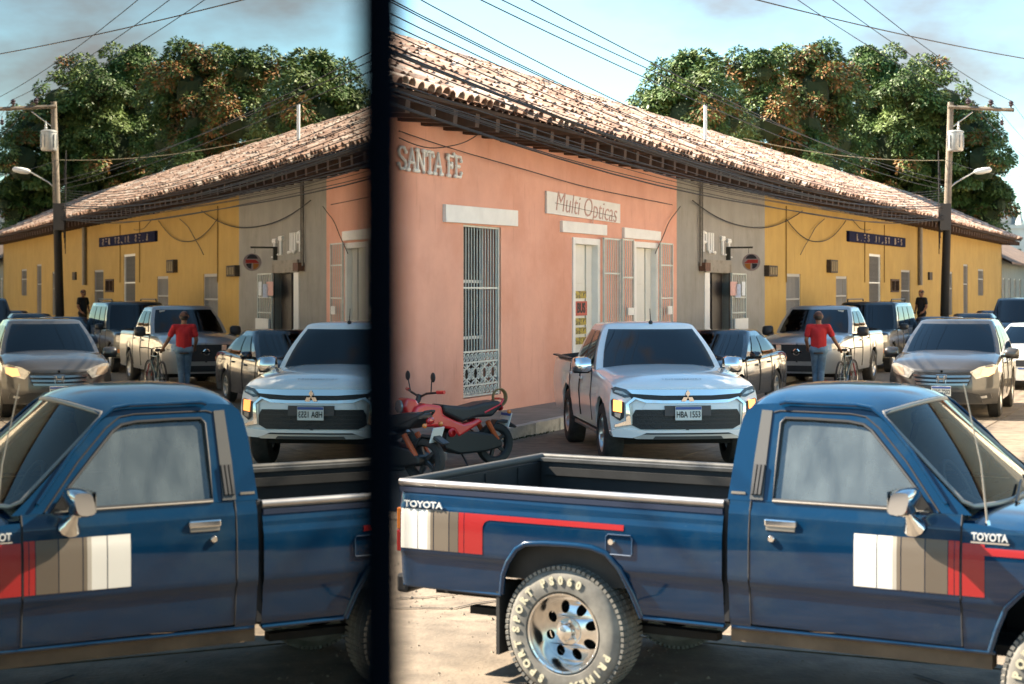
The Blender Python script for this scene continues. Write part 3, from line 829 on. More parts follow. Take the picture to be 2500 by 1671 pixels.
# roof mast
q = MB().tube([(0,0,0),(0,0,1.15)], .045, 8)
s_m = SU(1722, -1.0); o = q.build('roof_mast', M_whitepaint, smooth=60); 
yy = 1.0; o.location = WP(s_m, -yy, EAVE_Z + (yy+EAVE_N)*math.tan(SL)-.05); o.rotation_euler = (0,0,TH)
tag(o, 'plain white mast standing on the tiled roof', 'mast')
# ------------------------------------------------------------------ vehicles: shared builder
def paint(name, col, metal=0.0, rough=0.35, dust=None):
    return mat(name, col, rough, metal, coat=1.0, var=0.04, vscale=3, stain=dust, sscale=1.5, sthr=(0.45, 0.95))
M_tyre = mat('tyre', (0.022, 0.021, 0.020), 0.8, var=0.3, vscale=12, stain=(0.06,0.052,0.043), sscale=3, sthr=(.45,.8))
M_well = mat('wheel_well', (0.008,0.008,0.008), .95)
M_brake = mat('brake_metal', (0.10,0.095,0.09), .6, .6)
WHEELS = {}
def wheel_mesh(r, w, rim, style):
    """tyre + rim meshes, axle along y, outer face at y=-w/2 (towards -y)"""
    key = (r, w, rim, style)
    if key in WHEELS: return WHEELS[key]
    t = MB(); h = w/2
    t.lathe([(rim,-h*.86),(rim+.01,-h*.97),(rim+(r-rim)*.35,-h*1.0),(rim+(r-rim)*.72,-h*.97),(r-.012,-h*.80),(r,-h*.66),(r,h*.66),(r-.012,h*.80),(rim+.02,h),(rim,h*.86)], 40)
    tm = t.mesh('tyre', M_tyre, smooth=35)
    q = MB()
    q.lathe([(rim,-h*.86),(rim-.012,-h*.90),(rim-.022,-h*.80),(rim-.03,-h*.3),(rim-.035,h*.6)], 40)
    ns = {'six':6,'five':5,'multi':10}[style]
    hub = rim*.26
    q.lathe([(0,-h*.74),(hub*.7,-h*.76),(hub,-h*.66),(hub*1.05,-h*.3)], 20)
    for k in range(ns):
        a = 2*math.pi*k/ns + .3
        u = Vector((math.cos(a),0,math.sin(a))); s_ = Vector((-math.sin(a),0,math.cos(a)))
        w0, w1 = (rim*.13, rim*.20) if ns < 8 else (rim*.07, rim*.09)
        pts = []
        for rr_, ww, yy in ((hub*.8,w0,-h*.70),(rim*.6,w0*1.05,-h*.66),(rim-.02,w1,-h*.78)):
            c = u*rr_
            pts.append([c - s_*ww + Vector((0,yy+.03,0)), c - s_*ww*.85 + Vector((0,yy,0)), c + s_*ww*.85 + Vector((0,yy,0)), c + s_*ww + Vector((0,yy+.03,0))])
        q.grid(pts)
    q.lathe([(rim-.06,h*.1),(0,h*.1)], 24, mi=1)
    rm = q.mesh('rim', [M_alloy, M_brake], smooth=35)
    WHEELS[key] = (tm, rm)
    return WHEELS[key]
def add_wheel(parent, x, y, r, w=.22, rim=.21, style='six', name='wheel', turn=0.0):
    """y<0: right side of the car"""
    tm, rm = wheel_mesh(r, w, rim, style)
    e = inst(name, tm, (x, y, r), (0, 0, (0 if y < 0 else math.pi) + turn), parent)
    inst('rim', rm, parent=e)
    return e

def plate(parent, x, z, w=.32, h=.165, txt=None, blue=True, lean=0.0):
    e = MB().box((0,-w/2,-h/2),(.012,w/2,h/2)).build('number_plate', M_plate, parent, bevel=.003)
    e.location = (x, 0, z)
    if blue: MB().box((.012,-w/2+.004,h*.27),(.015,w/2-.004,h*.47)).build('blue_strip', M_plateblue, e)
    if txt:
        t = text_mb(txt, h*.60, .003, bold=.0015)
        wt = max(p[0] for p in t.v)-min(p[0] for p in t.v); k = w*.90/wt
        t.v = [(.0165-p[1]*0+.0, p[0]*k, p[2]*1.05-h*.10) for p in t.v]
        t.build('lettering', M_platetxt, e)
    return e

class Car:
    """x forward, y left, z up, origin under the middle of the car"""
    def __init__(s, name, label, loc, heading, L, Wd, H, col, cat='car', group=None, **k):
        s.L, s.W, s.H = L, Wd, H; s.hw = Wd/2; s.k = k; s.paint = col
        s.xf = L/2; s.xr = -L/2
        s.e = empty(name, loc, heading, label, cat, group)
        s.nose = k.get('nose', .22); s.tail = k.get('tail', .14)
        s.lean = k.get('lean', lambda z: 0.0)
    def fx(s, y, z): return s.xf - s.nose*min(1.05, abs(y)/s.hw)**3 - s.lean(z)
    def body(s, zt, zb, arches, sill, bed=None, hood=None, doors=(), crown=.06, widest=.55, shoulder=0.0):
        """zt: top line z(x); arches: [(x, r)]; bed (x0,x1,zfloor); doors: [(x0,x1)]"""
        st = set()
        for t in np.linspace(0, 1, 12): st.add(round(s.xf - s.nose*t**3, 4))
        for t in np.linspace(0, 1, 8): st.add(round(s.xr + s.tail*t**3, 4))
        x = s.xr + s.tail
        while x < s.xf - s.nose: st.add(round(x, 4)); x += .09
        for ax, ar in arches:
            for a in np.linspace(0, math.pi, 19): st.add(round(ax + ar*math.cos(a), 4))
            st.add(ax-ar-.002); st.add(ax+ar+.002)
        for a, b in doors: st.add(a); st.add(b)
        if bed: st |= {bed[0], bed[0]+.03, bed[1], bed[1]-.03}
        if hood: st |= set(hood)
        st = sorted(st)
        rows = []
        for x in st:
            if x > s.xf - s.nose: w = s.hw * max(0, (s.xf-x)/s.nose)**(1/3)
            elif x < s.xr + s.tail: w = s.hw*(.78+.22*max(0,(x-s.xr)/s.tail)**(1/3))
            else: w = s.hw
            w = max(w, .02)
            z0 = zb(x) if callable(zb) else sill
            for ax, ar in arches:
                if abs(x-ax) < ar: z0 = max(z0, s.wr + math.sqrt(max(0,ar*ar-(x-ax)**2))*.98)
            z1 = zt(x); h = z1 - z0; hh = z1 - sill
            inbed = bed and bed[0] < x < bed[1]
            zf = bed[2] if inbed else None
            cw = crown*min(1, w/s.hw)
            zz = lambda f: max(z0, sill + hh*f)
            sec = [(0,z0),(.80*w,z0),(.955*w,z0),(.97*w,zz(.10)),(.99*w,zz(.32)),(1.0*w,zz(widest)),(.985*w,zz(.78)),(.965*w,z1-.045),(.94*w,z1-.012),(.90*w,z1),
                   (.87*w, zf if inbed else z1+cw*.3),(.45*w, zf if inbed else z1+cw*.85),(0, zf if inbed else z1+cw)]
            le = lambda z: s.lean(z)*max(0,min(1,(x-(s.xf-.9))/.9))**1.5 if x > s.xf-.9 else 0
            full = [(x-le(z), -y, z) for y, z in sec] + [(x-le(z), y, z) for y, z in sec[-2:0:-1]]
            rows.append(full)
        n = len(rows[0])
        body = MB(); hoodm = MB(); dms = [(MB(), MB()) for _ in doors]
        for i in range(len(rows)-1):
            xm = (st[i]+st[i+1])/2
            for j in range(n):
                j2 = (j+1) % n
                q = [rows[i][j], rows[i+1][j], rows[i+1][j2], rows[i][j2]]
                jj = j if j < 12 else n-1-j
                side = 0 if j < 12 else 1
                tgt, mi = body, 0
                if jj <= 1: mi = 1
                if bed and bed[0] <= xm <= bed[1] and jj >= 9: mi = 2
                if hood and hood[0] < xm < hood[1] and jj >= 8: tgt, mi = hoodm, 0
                for dk, (da, db) in enumerate(doors):
                    if da < xm < db and 3 <= jj <= 8: tgt, mi = dms[dk][side], 0
                tgt.add(q, [(0,1,2,3)], mi)
        # tail cap
        body.add(rows[0], [tuple(range(n))], 0)
        bo = body.build('body', [s.paint, M_well, M_dark], s.e, smooth=38, merge=.0008)
        s.bo = bo
        if hoodm.f: s.hood = hoodm.build('hood', s.paint, s.e, smooth=38, merge=.0008)
        s.doors = []
        M_gap = M_dark
        for (da, db), (a, b) in zip(doors, dms):
            for side, m in ((-1, a), (1, b)):
                o = m.build('door', s.paint, s.e, smooth=38, merge=.0008)
                s.doors.append((o, da, db, side))
                zb_ = sill+.1*(zt((da+db)/2)-sill); zt_ = zt((da+db)/2)-.02
                for xx in (da, db):
                    gl = MB().tube([(xx, side*s.hw*(.975+.03*min(1,max(0,1-abs(f-.5)*2))), zb_+(zt_-zb_)*f) for f in (0,.25,.5,.75,1)], .006, 4)
                    gl.build('door_gap', M_dark, o)
                hz = zt((da+db)/2) - .15
                hd = MB().cbox((da+.16, side*(s.hw*.99+.015), hz), (.17,.03,.035)); hd.build('handle', s.k.get('handle', s.paint), o, bevel=.008)
        # inner dark underbody block
        ub = MB().box((s.xr+.25,-s.hw*.80,.28),(s.xf-.55,s.hw*.78,sill+.12)); ub.build('underbody', M_under, s.e)
    def cabin(s, fb, rb, ft, rt, zb, zt, wb, wt, bulge=.16, rbulge=.08, crown=.05, wins=(), ws=(.05,.95), rear=(.12,.88), pillar_m=None, glass=None, sideb=.03, roofm=None):
        """greenhouse: front base/rear base/front top/rear top x, belt/roof z, half widths"""
        glass = glass or M_glassdark
        def half(v): return wb + (wt-wb)*v + sideb*math.sin(math.pi*v)
        def F(u, v): return Vector((fb+(ft-fb)*v - bulge*abs(u)**2.4 + .02*math.sin(math.pi*v), half(v)*u, zb+(zt-zb)*v))
        def B(u, v): return Vector((rb+(rt-rb)*v + rbulge*abs(u)**2.4 - .01*math.sin(math.pi*v), half(v)*u, zb+(zt-zb)*v))
        def S(t, v, sd): a = F(sd, v); b = B(sd, v); return a + (b-a)*t
        rings = []
        us = [-1,-.95,-.8,-.5,-.2,0,.2,.5,.8,.95,1]
        for v in np.linspace(0, 1, 7):
            rings.append([F(u,v) for u in us] + [S(t,v,1) for t in (.25,.5,.75)] + [B(-u,v) for u in us] + [S(t,v,-1) for t in (.75,.5,.25)])
        top = rings[-1]; cx = (ft+rt)/2
        for f, dz in ((.97,.018),(.90,.036),(.7,.8*crown+.012),(.35,crown+.012),(0.01,crown+.018)):
            rings.append([Vector((cx+(p.x-cx)*f, p.y*f, zt+dz)) for p in top])
        m = MB().grid(rings, closev=True)
        s.cab = m.build('cabin', pillar_m or s.paint, s.e, smooth=45, merge=.0005)
        def pane(fun, u0, u1, v0, v1, out, nm='window', nu=10, nv=5):
            pts = [[fun(u0+(u1-u0)*i/nu, v0+(v1-v0)*j/nv) + out for j in range(nv+1)] for i in range(nu+1)]
            return MB().grid(pts).build(nm, glass, s.e, smooth=60)
        pane(F, -.90, .90, ws[0], ws[1], Vector((.012,0,.008)), 'windscreen', 14)
        if rear: pane(B, -.82, .82, rear[0], rear[1], Vector((-.012,0,.004)), 'rear_window', 10)
        for t0, t1, v0, v1 in wins:
            for sd in (-1, 1):
                pane(lambda t, v, sd=sd: S(t, v, sd), t0, t1, v0, v1, Vector((0, sd*.012, .003)), 'window', 4)
        s.F, s.S, s.Bk = F, S, B
        return s.cab
    def fascia(s, poly, off, m, nm, thick=.05, parent=None, mirror=False, bevel=0, lean=True):
        """piece of the front face: polygon in (y,z), laid on the curved nose, off metres proud"""
        out = []
        for sg in ((1, -1) if mirror else (1,)):
            P = []
            pl = poly if sg == 1 else [(-y, z) for y, z in poly][::-1]
            for i in range(len(pl)):
                (y0, z0), (y1, z1) = pl[i], pl[(i+1) % len(pl)]
                k = max(1, int(max(abs(y1-y0), abs(z1-z0))/.07))
                for t in range(k): P.append((y0+(y1-y0)*t/k, z0+(z1-z0)*t/k))
            q = MB(); n = len(P)
            q.v = [(s.fx(y,z)+off, y, z) for y, z in P] + [(s.fx(y,z)-thick, y, z) for y, z in P]
            q.f = [tuple(range(n))] + [(i, i+n, (i+1)%n+n, (i+1)%n) for i in range(n)]; q.m = [0]*(n+1)
            me = q.mesh(nm, m)
            bm = bmesh.new(); bm.from_mesh(me); bmesh.ops.triangulate(bm, faces=[f for f in bm.faces if len(f.verts) > 4], quad_method='BEAUTY', ngon_method='BEAUTY'); bm.to_mesh(me); bm.free()
            me.polygons.foreach_set('use_smooth', [True]*len(me.polygons)); me.set_sharp_from_angle(angle=R(35))
            o = bpy.data.objects.new(nm, me); COL.objects.link(o); o.parent = parent or s.e
            out.append(o)
        return out
    def wheels(s, xs, r, w=.23, rim=.21, style='six', turn=0.0):
        for i, x in enumerate(xs):
            for sd in (-1, 1): add_wheel(s.e, x, sd*(s.hw-w/2-.01), r, w, rim, style, turn=turn if i == 0 else 0)
    def mirrors(s, x, z, m, m2=None, size=(.12,.22,.17), out=.14):
        for sd in (-1, 1):
            q = MB(); c = (x, sd*(s.hw+out), z)
            pr = [(0,.0),(.35,.9),(.75,1),(1,.8),(1,0)]
            ring = lambda yy, f: [(c[0]+(a-.5)*size[0]*f*1.4, c[1]+sd*yy, c[2]+(b-.45)*size[2]*f) for a, b in [(0,0),(.02,.6),(.3,.95),(.8,.9),(1,.4),(.9,0),(.5,-.08)]]
            q.grid([ring(-size[1]/2,.75), ring(-size[1]*.3,1), ring(size[1]*.2,1), ring(size[1]*.42,.85), ring(size[1]/2,.5)], closev=True)
            q.add(ring(-size[1]/2,.75), [tuple(range(7))]); q.add(ring(size[1]/2,.5), [tuple(range(7))])
            o = q.build('wing_mirror', m, s.e, smooth=60, merge=.001)
            MB().cbox((c[0], sd*(s.hw*.97+out*.25), z-size[2]*.35), (.06,out*1.0,.05)).build('mirror_arm', M_dark, o)
            if m2: MB().cbox((c[0]-.02, c[1], z-size[2]*.42), (size[0]*.9,size[1]*.9,.06)).build('mirror_base', m2, o, bevel=.02)
    def wipers(s):
        for y0, y1 in ((.1,-.55),(.62,.05)):
            p = [s.F(y0, .02)+Vector((.03,0,.02)), s.F(y1, .10)+Vector((.03,0,.02))]
            MB().tube(p, .012, 5).build('wiper', M_dark, s.e)

def heading_of(dx, dy): return math.atan2(dy, dx)
HD_ST = heading_of(-DX, -DY)         # cars in the street face the camera

# ---------------- white double-cab pickup turning at the corner
M_wp = paint('white_car_paint', (0.82,0.81,0.78), 0.0, .35)
M_lampw = mat('lamp_housing', (.05,.05,.05), .12, .4, coat=1.0, var=.5, vscale=18)
M_orange_lit = mat('lit_amber_lamp', (.8,.32,.08), .3, emit=(1.0,.30,.07), estr=.7)
M_grillebk = mat('grille_black', (.012,.012,.013), .4, bump=.4, bscale=60)
hx, hy = math.sin(R(6.2)), -math.cos(R(6.2))
cx_, cy_ = 2.10 - hx*2.65, 19.6 - hy*2.65
c = Car('pickup_truck', 'white double cab pickup with its front indicator lit, beside the pink house', (cx_, cy_, 0), heading_of(hx,hy), 5.30, 1.83, 1.78, M_wp, 'pickup truck',
        nose=.20, tail=.06, lean=lambda z: .25*max(0,z-.72)**1.2 if z > .72 else .10*max(0,.42-z))
c.wr = .385
WBx = (c.xf-.90, c.xf-3.90)
zt = pc([-2.65,-2.6,-1.0,-.95,.2,.95,1.0,1.6,2.2,2.5,2.65],[1.16,1.18,1.19,1.18,1.16,1.13,1.14,1.11,1.06,1.0,.97])
c.body(zt, None, [(WBx[0],.47),(WBx[1],.47)], .42, bed=(-2.6,-1.02,.78), hood=(1.0,2.62), doors=[(-.92,-.02),(.02,.98)], crown=.075)
c.cabin(1.12, -1.0, .42, -.72, 1.12, 1.68, .83, .61, bulge=.20, wins=[(.10,.44,.10,.90),(.50,.86,.10,.90)], ws=(.03,.93))
c.wheels(WBx, .385, .255, .235, 'six')
c.mirrors(.80, 1.20, M_chrome, M_dark, size=(.14,.24,.20), out=.09)
c.wipers()
_F = c.fascia
def F(poly, *a, **k): return _F([(y, z if z > .5 else .5-(.5-z)*.55) for y, z in poly], *a, **k)
zo = .0
F([(-.62,.735),(.62,.735),(.66,.66),(.66,.55),(.56,.50),(-.56,.50),(-.66,.55),(-.66,.66)], .012, M_grillebk, 'grille')
for zz in (.56,.61,.66): F([(-.60,zz),(.60,zz),(.60,zz+.015),(-.60,zz+.015)], .018, M_dark, 'grille_slat')
F([(-.70,.925),(-.40,.915),(0,.91),(.40,.915),(.70,.925),(.66,.86),(.3,.845),(-.3,.845),(-.66,.86)], .016, M_grillebk, 'upper_grille')
F([(-.72,.975),(-.35,.975),(0,.975),(.35,.975),(.72,.975),(.66,.925),(.3,.905),(-.3,.905),(-.66,.925)], .026, M_chrome, 'chrome_bar')
F([(-.62,.862),(-.3,.848),(.3,.848),(.62,.862),(.50,.818),(.3,.812),(-.3,.812),(-.50,.818)], .026, M_chrome, 'chrome_bar')
F([(-.50,.818),(.50,.818),(.54,.74),(-.54,.74)], .014, M_wp, 'grille_panel')
# shield shaped chrome brackets
F([(.46,.845),(.62,.86),(.70,.80),(.675,.56),(.86,.525),(.86,.55),(.73,.60),(.735,.80),(.64,.885)], .03, M_chrome, 'chrome_bracket', mirror=True)
F([(.66,.80),(.735,.80),(.73,.56),(.66,.56)], .02, mat('satin_silver',(.55,.54,.50),.4,.7), 'bracket_panel', mirror=True)
F([(.62,.895),(.68,.965),(.84,1.005),(.885,.985),(.87,.93),(.74,.875)], .010, M_lampw, 'headlight', mirror=True)
F([(.70,.905),(.76,.95),(.84,.965),(.86,.945),(.78,.92)], .016, M_clear, 'projector_lens', mirror=True)
F([(.745,.82),(.87,.86),(.895,.84),(.89,.66),(.80,.60),(.755,.64)], .016, M_dark, 'fog_lamp_pod', mirror=True)
F([(.775,.835),(.87,.85),(.875,.715),(.78,.70)], .024, M_orange_lit, 'indicator', mirror=True)
F([(.79,.69),(.86,.70),(.86,.655),(.80,.63)], .024, M_clear, 'fog_lamp', mirror=True)
F([(-.86,.505),(-.55,.485),(.55,.485),(.86,.505),(.90,.44),(.88,.335),(.66,.315),(.50,.43),(-.50,.43),(-.66,.315),(-.88,.335),(-.90,.44)], .05, M_wp, 'bumper', thick=.12)
F([(-.50,.425),(.50,.425),(.58,.385),(-.58,.385)], .035, M_grillebk, 'lower_slot')
F([(-.54,.395),(.54,.395),(.66,.325),(.62,.30),(-.62,.30),(-.66,.325)], .06, mat('skid_silver',(.5,.49,.46),.35,.6), 'skid_plate', thick=.1)
F([(-.40,.36),(.40,.36),(.43,.295),(-.43,.295)], .072, mat('skid_brown',(.07,.06,.05),.6), 'skid_insert', thick=.08)
F([(-.28,.785),(.28,.785),(.28,.665),(-.28,.665)], .04, mat('plate_bracket',(.09,.075,.068),.7), 'plate_bracket')
plate(c.e, c.fx(0,.69)+.046, .695, txt='HBA 1553')
# three-diamond badge
bd = MB()
for aa in (90, 210, 330):
    u = Vector((0,math.cos(R(aa)),math.sin(R(aa)))); v_ = Vector((0,-math.sin(R(aa)),math.cos(R(aa))))
    pts = [u*0, u*.045+v_*.028, u*.09, u*.045-v_*.028]
    bd.add([p+Vector((.0,0,0)) for p in pts]+[p+Vector((.018,0,0)) for p in pts], [(4,5,6,7),(0,1,5,4),(1,2,6,5),(2,3,7,6),(3,0,4,7)])
o = bd.build('badge', M_chrome, c.e); o.location = (c.fx(0,.90)+.04, 0, .885)
t = text_mb('TRITONSPORT', .075, .003, space=1.15)
kx = .50/(max(p[0] for p in t.v)-min(p[0] for p in t.v))
zh = zt(c.xf-.13)
t.v = [(0 - p[2]*.96, p[0]*kx, p[2]*.22) for p in t.v]
o = t.build('lettering', mat('grey_letter',(.25,.25,.25),.4), c.e); o.location = (c.xf-.245, -.02, zt(c.xf-.20)+.078)
MB().tube([(.35,0,1.735),(.30,0,1.92)], [.008,.004], 6).build('antenna', M_dark, c.e)
MB().ball((.35,0,1.735),.03,10,6).build('antenna_base', M_dark, c.e)
# running board, mudguard, bed rail liner
for sd in (-1,1):
    MB().box((WBx[1]+.55, sd*.80-.07, .33),(WBx[0]-.52, sd*.80+.09, .385)).build('running_board', mat('board_grey',(.20,.19,.18),.5,.5), c.e, bevel=.015)
    MB().box((-2.58, sd*.87-.05, 1.19),(-1.04, sd*.87+.03, 1.215)).build('bed_rail', M_dark, c.e, bevel=.008)
    ff = MB()
    for ax in WBx:
        pass
white_pickup = c

# ---------------- grey crossover on the right
M_gp = paint('grey_car_paint', (0.036,0.034,0.032), 0.0, .35)
ax_, ay_ = 7.22, 27.55
HDc = heading_of(-.36, -.933)
def front_at(x, y, hd, L): return (x - math.cos(hd)*L/2, y - math.sin(hd)*L/2, 0)
c = Car('crossover_car', 'grey crossover with lit headlamp facing the camera at right', front_at(ax_,ay_,HDc,4.53), HDc, 4.53, 1.82, 1.66, M_gp, 'car',
        nose=.38, tail=.25, lean=lambda z: .22*max(0,z-.55)**1.3 if z>.55 else .12*max(0,.38-z))
c.wr = .355
WBx = (c.xf-.93, c.xf-3.55)
zt = pc([-2.26,-2.2,-1.5,.7,1.0,1.6,2.0,2.26],[.98,1.02,1.06,1.04,1.06,.99,.91,.82])
c.body(zt, None, [(WBx[0],.42),(WBx[1],.42)], .26, hood=(1.0,2.2), doors=[(-.95,-.05),(0.0,.92)], crown=.07)
c.cabin(1.18, -2.1, .18, -1.55, 1.02, 1.60, .85, .63, bulge=.26, wins=[(.10,.36,.10,.88),(.40,.66,.10,.88),(.69,.88,.15,.85)], ws=(.03,.93), crown=.045)
c.wheels(WBx, .355, .225, .225, 'five')
c.mirrors(.80, 1.08, M_gp, M_dark, size=(.14,.24,.17), out=.13)
c.wipers()
F = c.fascia
F([(-.50,.80),(0,.785),(.50,.80),(.44,.58),(0,.55),(-.44,.58)], .012, M_grillebk, 'grille')
for zz, hwid in ((.735,.48),(.665,.46),(.60,.43)): F([(-hwid,zz+.012),(0,zz),(hwid,zz+.012),(hwid-.02,zz-.025),(0,zz-.035),(-hwid+.02,zz-.025)], .024, mat('dark_chrome',(.28,.28,.28),.2,1.0), 'grille_bar')
F([(.46,.80),(.60,.88),(.80,.93),(.88,.90),(.84,.80),(.70,.72),(.55,.68)], .014, M_clear, 'headlight', mirror=True)
lm = F([(-.84,.885),(-.66,.86),(-.62,.74),(-.74,.72),(-.84,.78)], .02, mat('headlight_warm',(.34,.27,.20),.2,.2,coat=1.0), 'lamp_lens')
lm = F([(.62,.74),(.66,.86),(.84,.885),(.84,.78),(.74,.72)][::1], .02, mat('lit_headlamp',(.9,.5,.25),.3,emit=(1,.42,.16),estr=.5), 'lamp_lens')
F([(-.62,.42),(-.45,.46),(.45,.46),(.62,.42),(.66,.28),(-.66,.28)], .012, M_grillebk, 'lower_grille')
F([(.55,.40),(.78,.44),(.80,.36),(.62,.32)], .018, M_dark, 'fog_lamp_pod', mirror=True)
F([(.62,.39),(.72,.41),(.73,.37),(.65,.355)], .026, M_clear, 'fog_lamp', mirror=True)
plate(c.e, c.fx(0,.46)+.03, .475, txt='HBC 7202')
bd = MB()
for sg in (-1,1): bd.add([(0,sg*.05,-.05),(0,sg*.066,.055),(0,sg*.042,.055),(0,sg*.03,-.05)]+[(.02,sg*.05,-.05),(.02,sg*.066,.055),(.02,sg*.042,.055),(.02,sg*.03,-.05)], [(4,5,6,7),(0,1,5,4),(1,2,6,5),(2,3,7,6),(3,0,4,7)])
bd.box((0,-.036,-.012),(.02,.036,.012))
rg = [(0,-.085,.07),(0,.085,.07),(0,.068,-.07),(0,-.068,-.07)]
bd.tube(rg, .009, 5, closed=True)
o = bd.build('badge', M_chrome, c.e); o.location = (c.fx(0,.68)+.035, 0, .675)
crossover = c

# ---------------- silver double-cab pickup at the kerb behind the sedan
M_sp = paint('silver_car_paint', (0.40,0.405,0.40), 0.6, .35)
HDn = heading_of(-.39,-.92)
c = Car('pickup_truck', 'silver double cab pickup parked by the yellow house, behind the man in red', front_at(6.15,35.4,HDn,5.26), HDn, 5.26, 1.85, 1.84, M_sp, 'pickup truck',
        nose=.20, tail=.06, lean=lambda z: .16*max(0,z-.75)**1.2 if z>.75 else .1*max(0,.42-z))
c.wr = .385
WBx = (c.xf-.90, c.xf-4.05)
zt = pc([-2.63,-2.58,-1.0,.9,1.2,1.8,2.3,2.63],[1.20,1.22,1.23,1.20,1.20,1.17,1.10,1.02])
c.body(zt, None, [(WBx[0],.47),(WBx[1],.47)], .38, bed=(-2.58,-1.05,.80), hood=(1.1,2.6), doors=[(-.9,0.0),(.04,1.0)], crown=.07)
c.cabin(1.15, -1.0, .40, -.75, 1.18, 1.77, .87, .68, bulge=.18, wins=[(.10,.44,.10,.88),(.50,.86,.10,.88)], ws=(.03,.93))
c.wheels(WBx, .385, .25, .235, 'six'); c.mirrors(.85, 1.26, M_dark, None, size=(.14,.24,.22), out=.16)
F = c.fascia
F([(-.60,1.0),(.60,1.0),(.56,.72),(.40,.64),(-.40,.64),(-.56,.72)], .014, M_grillebk, 'grille')
F([(.34,.99),(.46,.99),(.42,.68),(.34,.66)], .03, M_chrome, 'grille_bracket', mirror=True)
F([(.60,1.01),(.88,1.04),(.90,.93),(.64,.85)], .016, M_clear, 'headlight', mirror=True)
F([(-.90,.64),(-.42,.62),(.42,.62),(.90,.64),(.90,.42),(.55,.38),(-.55,.38),(-.90,.42)], .05, M_sp, 'bumper', thick=.1)
F([(-.42,.55),(.42,.55),(.36,.42),(-.36,.42)], .06, M_grillebk, 'lower_grille')
o = MB().lathe([(.075,0),(.075,.02),(.055,.025),(.055,0)], 20, axis='x').box((-.0,-.11,-.018),(.025,.11,.018)).build('badge', M_chrome, c.e); o.location = (c.fx(0,.84)+.03,0,.84)
MB().box((c.F(.7,.88).x-.02,.44,c.F(.7,.88).z-.02),(c.F(.7,.88).x+.03,.56,c.F(.7,.88).z+.02)).build('windscreen_sticker', M_plate, c.e)

# ---------------- dark SUV behind it
M_dp = paint('dark_teal_paint', (0.030,0.042,0.046), 0.3, .35)
M_dp2 = paint('taupe_paint', (0.16,0.145,0.115), 0.4, .35)
c = Car('suv', 'tall dark SUV with roof rails parked behind the silver pickup', front_at(9.05,43.3,HDn,4.75), HDn, 4.75, 1.80, 1.95, M_dp2, 'car',
        nose=.14, tail=.08, lean=lambda z: .12*max(0,z-.75)**1.2 if z>.75 else 0)
c.wr = .38
WBx = (c.xf-.78, c.xf-3.5)
zt = pc([-2.37,-2.3,.8,1.1,1.8,2.2,2.37],[1.14,1.16,1.14,1.14,1.10,1.05,1.0])
c.body(zt, None, [(WBx[0],.46),(WBx[1],.46)], .40, hood=(1.0,2.3), doors=[(-.8,.05),(.1,.95)], crown=.05)
c.hood.data.materials[0] = M_dp
c.cabin(1.05, -2.30, .55, -2.15, 1.13, 1.82, .86, .72, bulge=.12, wins=[(.09,.34,.10,.88),(.38,.62,.10,.88),(.66,.93,.10,.88)], ws=(.03,.93), pillar_m=M_dp)
c.wheels(WBx, .38, .24, .21, 'six'); c.mirrors(.80, 1.2, M_dark, None, out=.13)
F = c.fascia
F([(-.45,.98),(.45,.98),(.42,.78),(-.42,.78)], .014, M_grillebk, 'grille')
for zz in (.93,.87,.81): F([(-.43,zz+.01),(.43,zz+.01),(.43,zz-.01),(-.43,zz-.01)], .022, M_chrome, 'grille_bar')
F([(.47,.98),(.84,1.0),(.84,.82),(.48,.80)], .016, M_clear, 'headlight', mirror=True)
F([(-.88,.70),(.88,.70),(.88,.45),(-.88,.45)], .07, mat('bumper_tan',(.26,.22,.14),.5), 'bumper', thick=.1)
F([(.60,.64),(.82,.64),(.82,.54),(.60,.54)], .085, M_amber, 'indicator', mirror=True)
for sd in (-1,1):
    MB().tube([(.3,sd*.60,1.86),(.25,sd*.60,1.93),(-1.9,sd*.60,1.93),(-1.95,sd*.60,1.86)], .018, 6).build('roof_rail', M_dark, c.e)

# ---------------- dark sedan between the two pickups
M_bp = paint('black_car_paint', (0.020,0.022,0.026), 0.2, .22)
def sedan(name, label, loc, hd, m, group=None, L=4.45, det=True):
    c = Car(name, label, loc, hd, L, 1.72, 1.42, m, 'car', group, nose=.34, tail=.22, lean=lambda z: .25*max(0,z-.55)**1.2 if z>.55 else 0)
    c.wr = .31
    WB_ = (c.xf-.88, c.xf-3.48)
    zt = pc([-2.22,-2.15,-1.5,-.9,.8,1.1,1.7,2.0,2.22],[.86,.94,.98,.97,.93,.94,.88,.80,.70])
    c.body(zt, None, [(WB_[0],.36),(WB_[1],.36)], .22, hood=(1.0,2.15), doors=[(-.85,.0),(.04,.95)], crown=.055)
    c.cabin(1.15, -1.65, .25, -1.0, .92, 1.38, .82, .60, bulge=.24, rbulge=.2, wins=[(.14,.46,.08,.86),(.50,.86,.08,.84)], ws=(.03,.93), crown=.04)
    c.wheels(WB_, .31, .20, .20, 'five' if det else 'six'); c.mirrors(.72, .98, m, None, size=(.12,.2,.14), out=.1)
    F = c.fascia
    F([(-.40,.66),(.40,.66),(.36,.52),(-.36,.52)], .012, M_grillebk, 'grille')
    F([(.44,.70),(.78,.76),(.80,.64),(.48,.58)], .014, M_clear, 'headlight', mirror=True)
    for sd in (-1,1):
        q = MB().box((c.xr+.05, sd*.58, .70),(c.xr+.17, sd*.805, .90)); q.build('tail_light', M_redlens, c.e, bevel=.02)
        q = MB().box((c.xr+.10, sd*.60, .72),(c.xr+.24, sd*.828, .86)); q.build('tail_light', M_amber, c.e, bevel=.02)
    return c
HDs = heading_of(-.40,-.916)
sedan('sedan_car', 'shiny dark sedan parked between the white and silver pickups', front_at(3.0,29.1,HDs,4.45), HDs, M_bp)

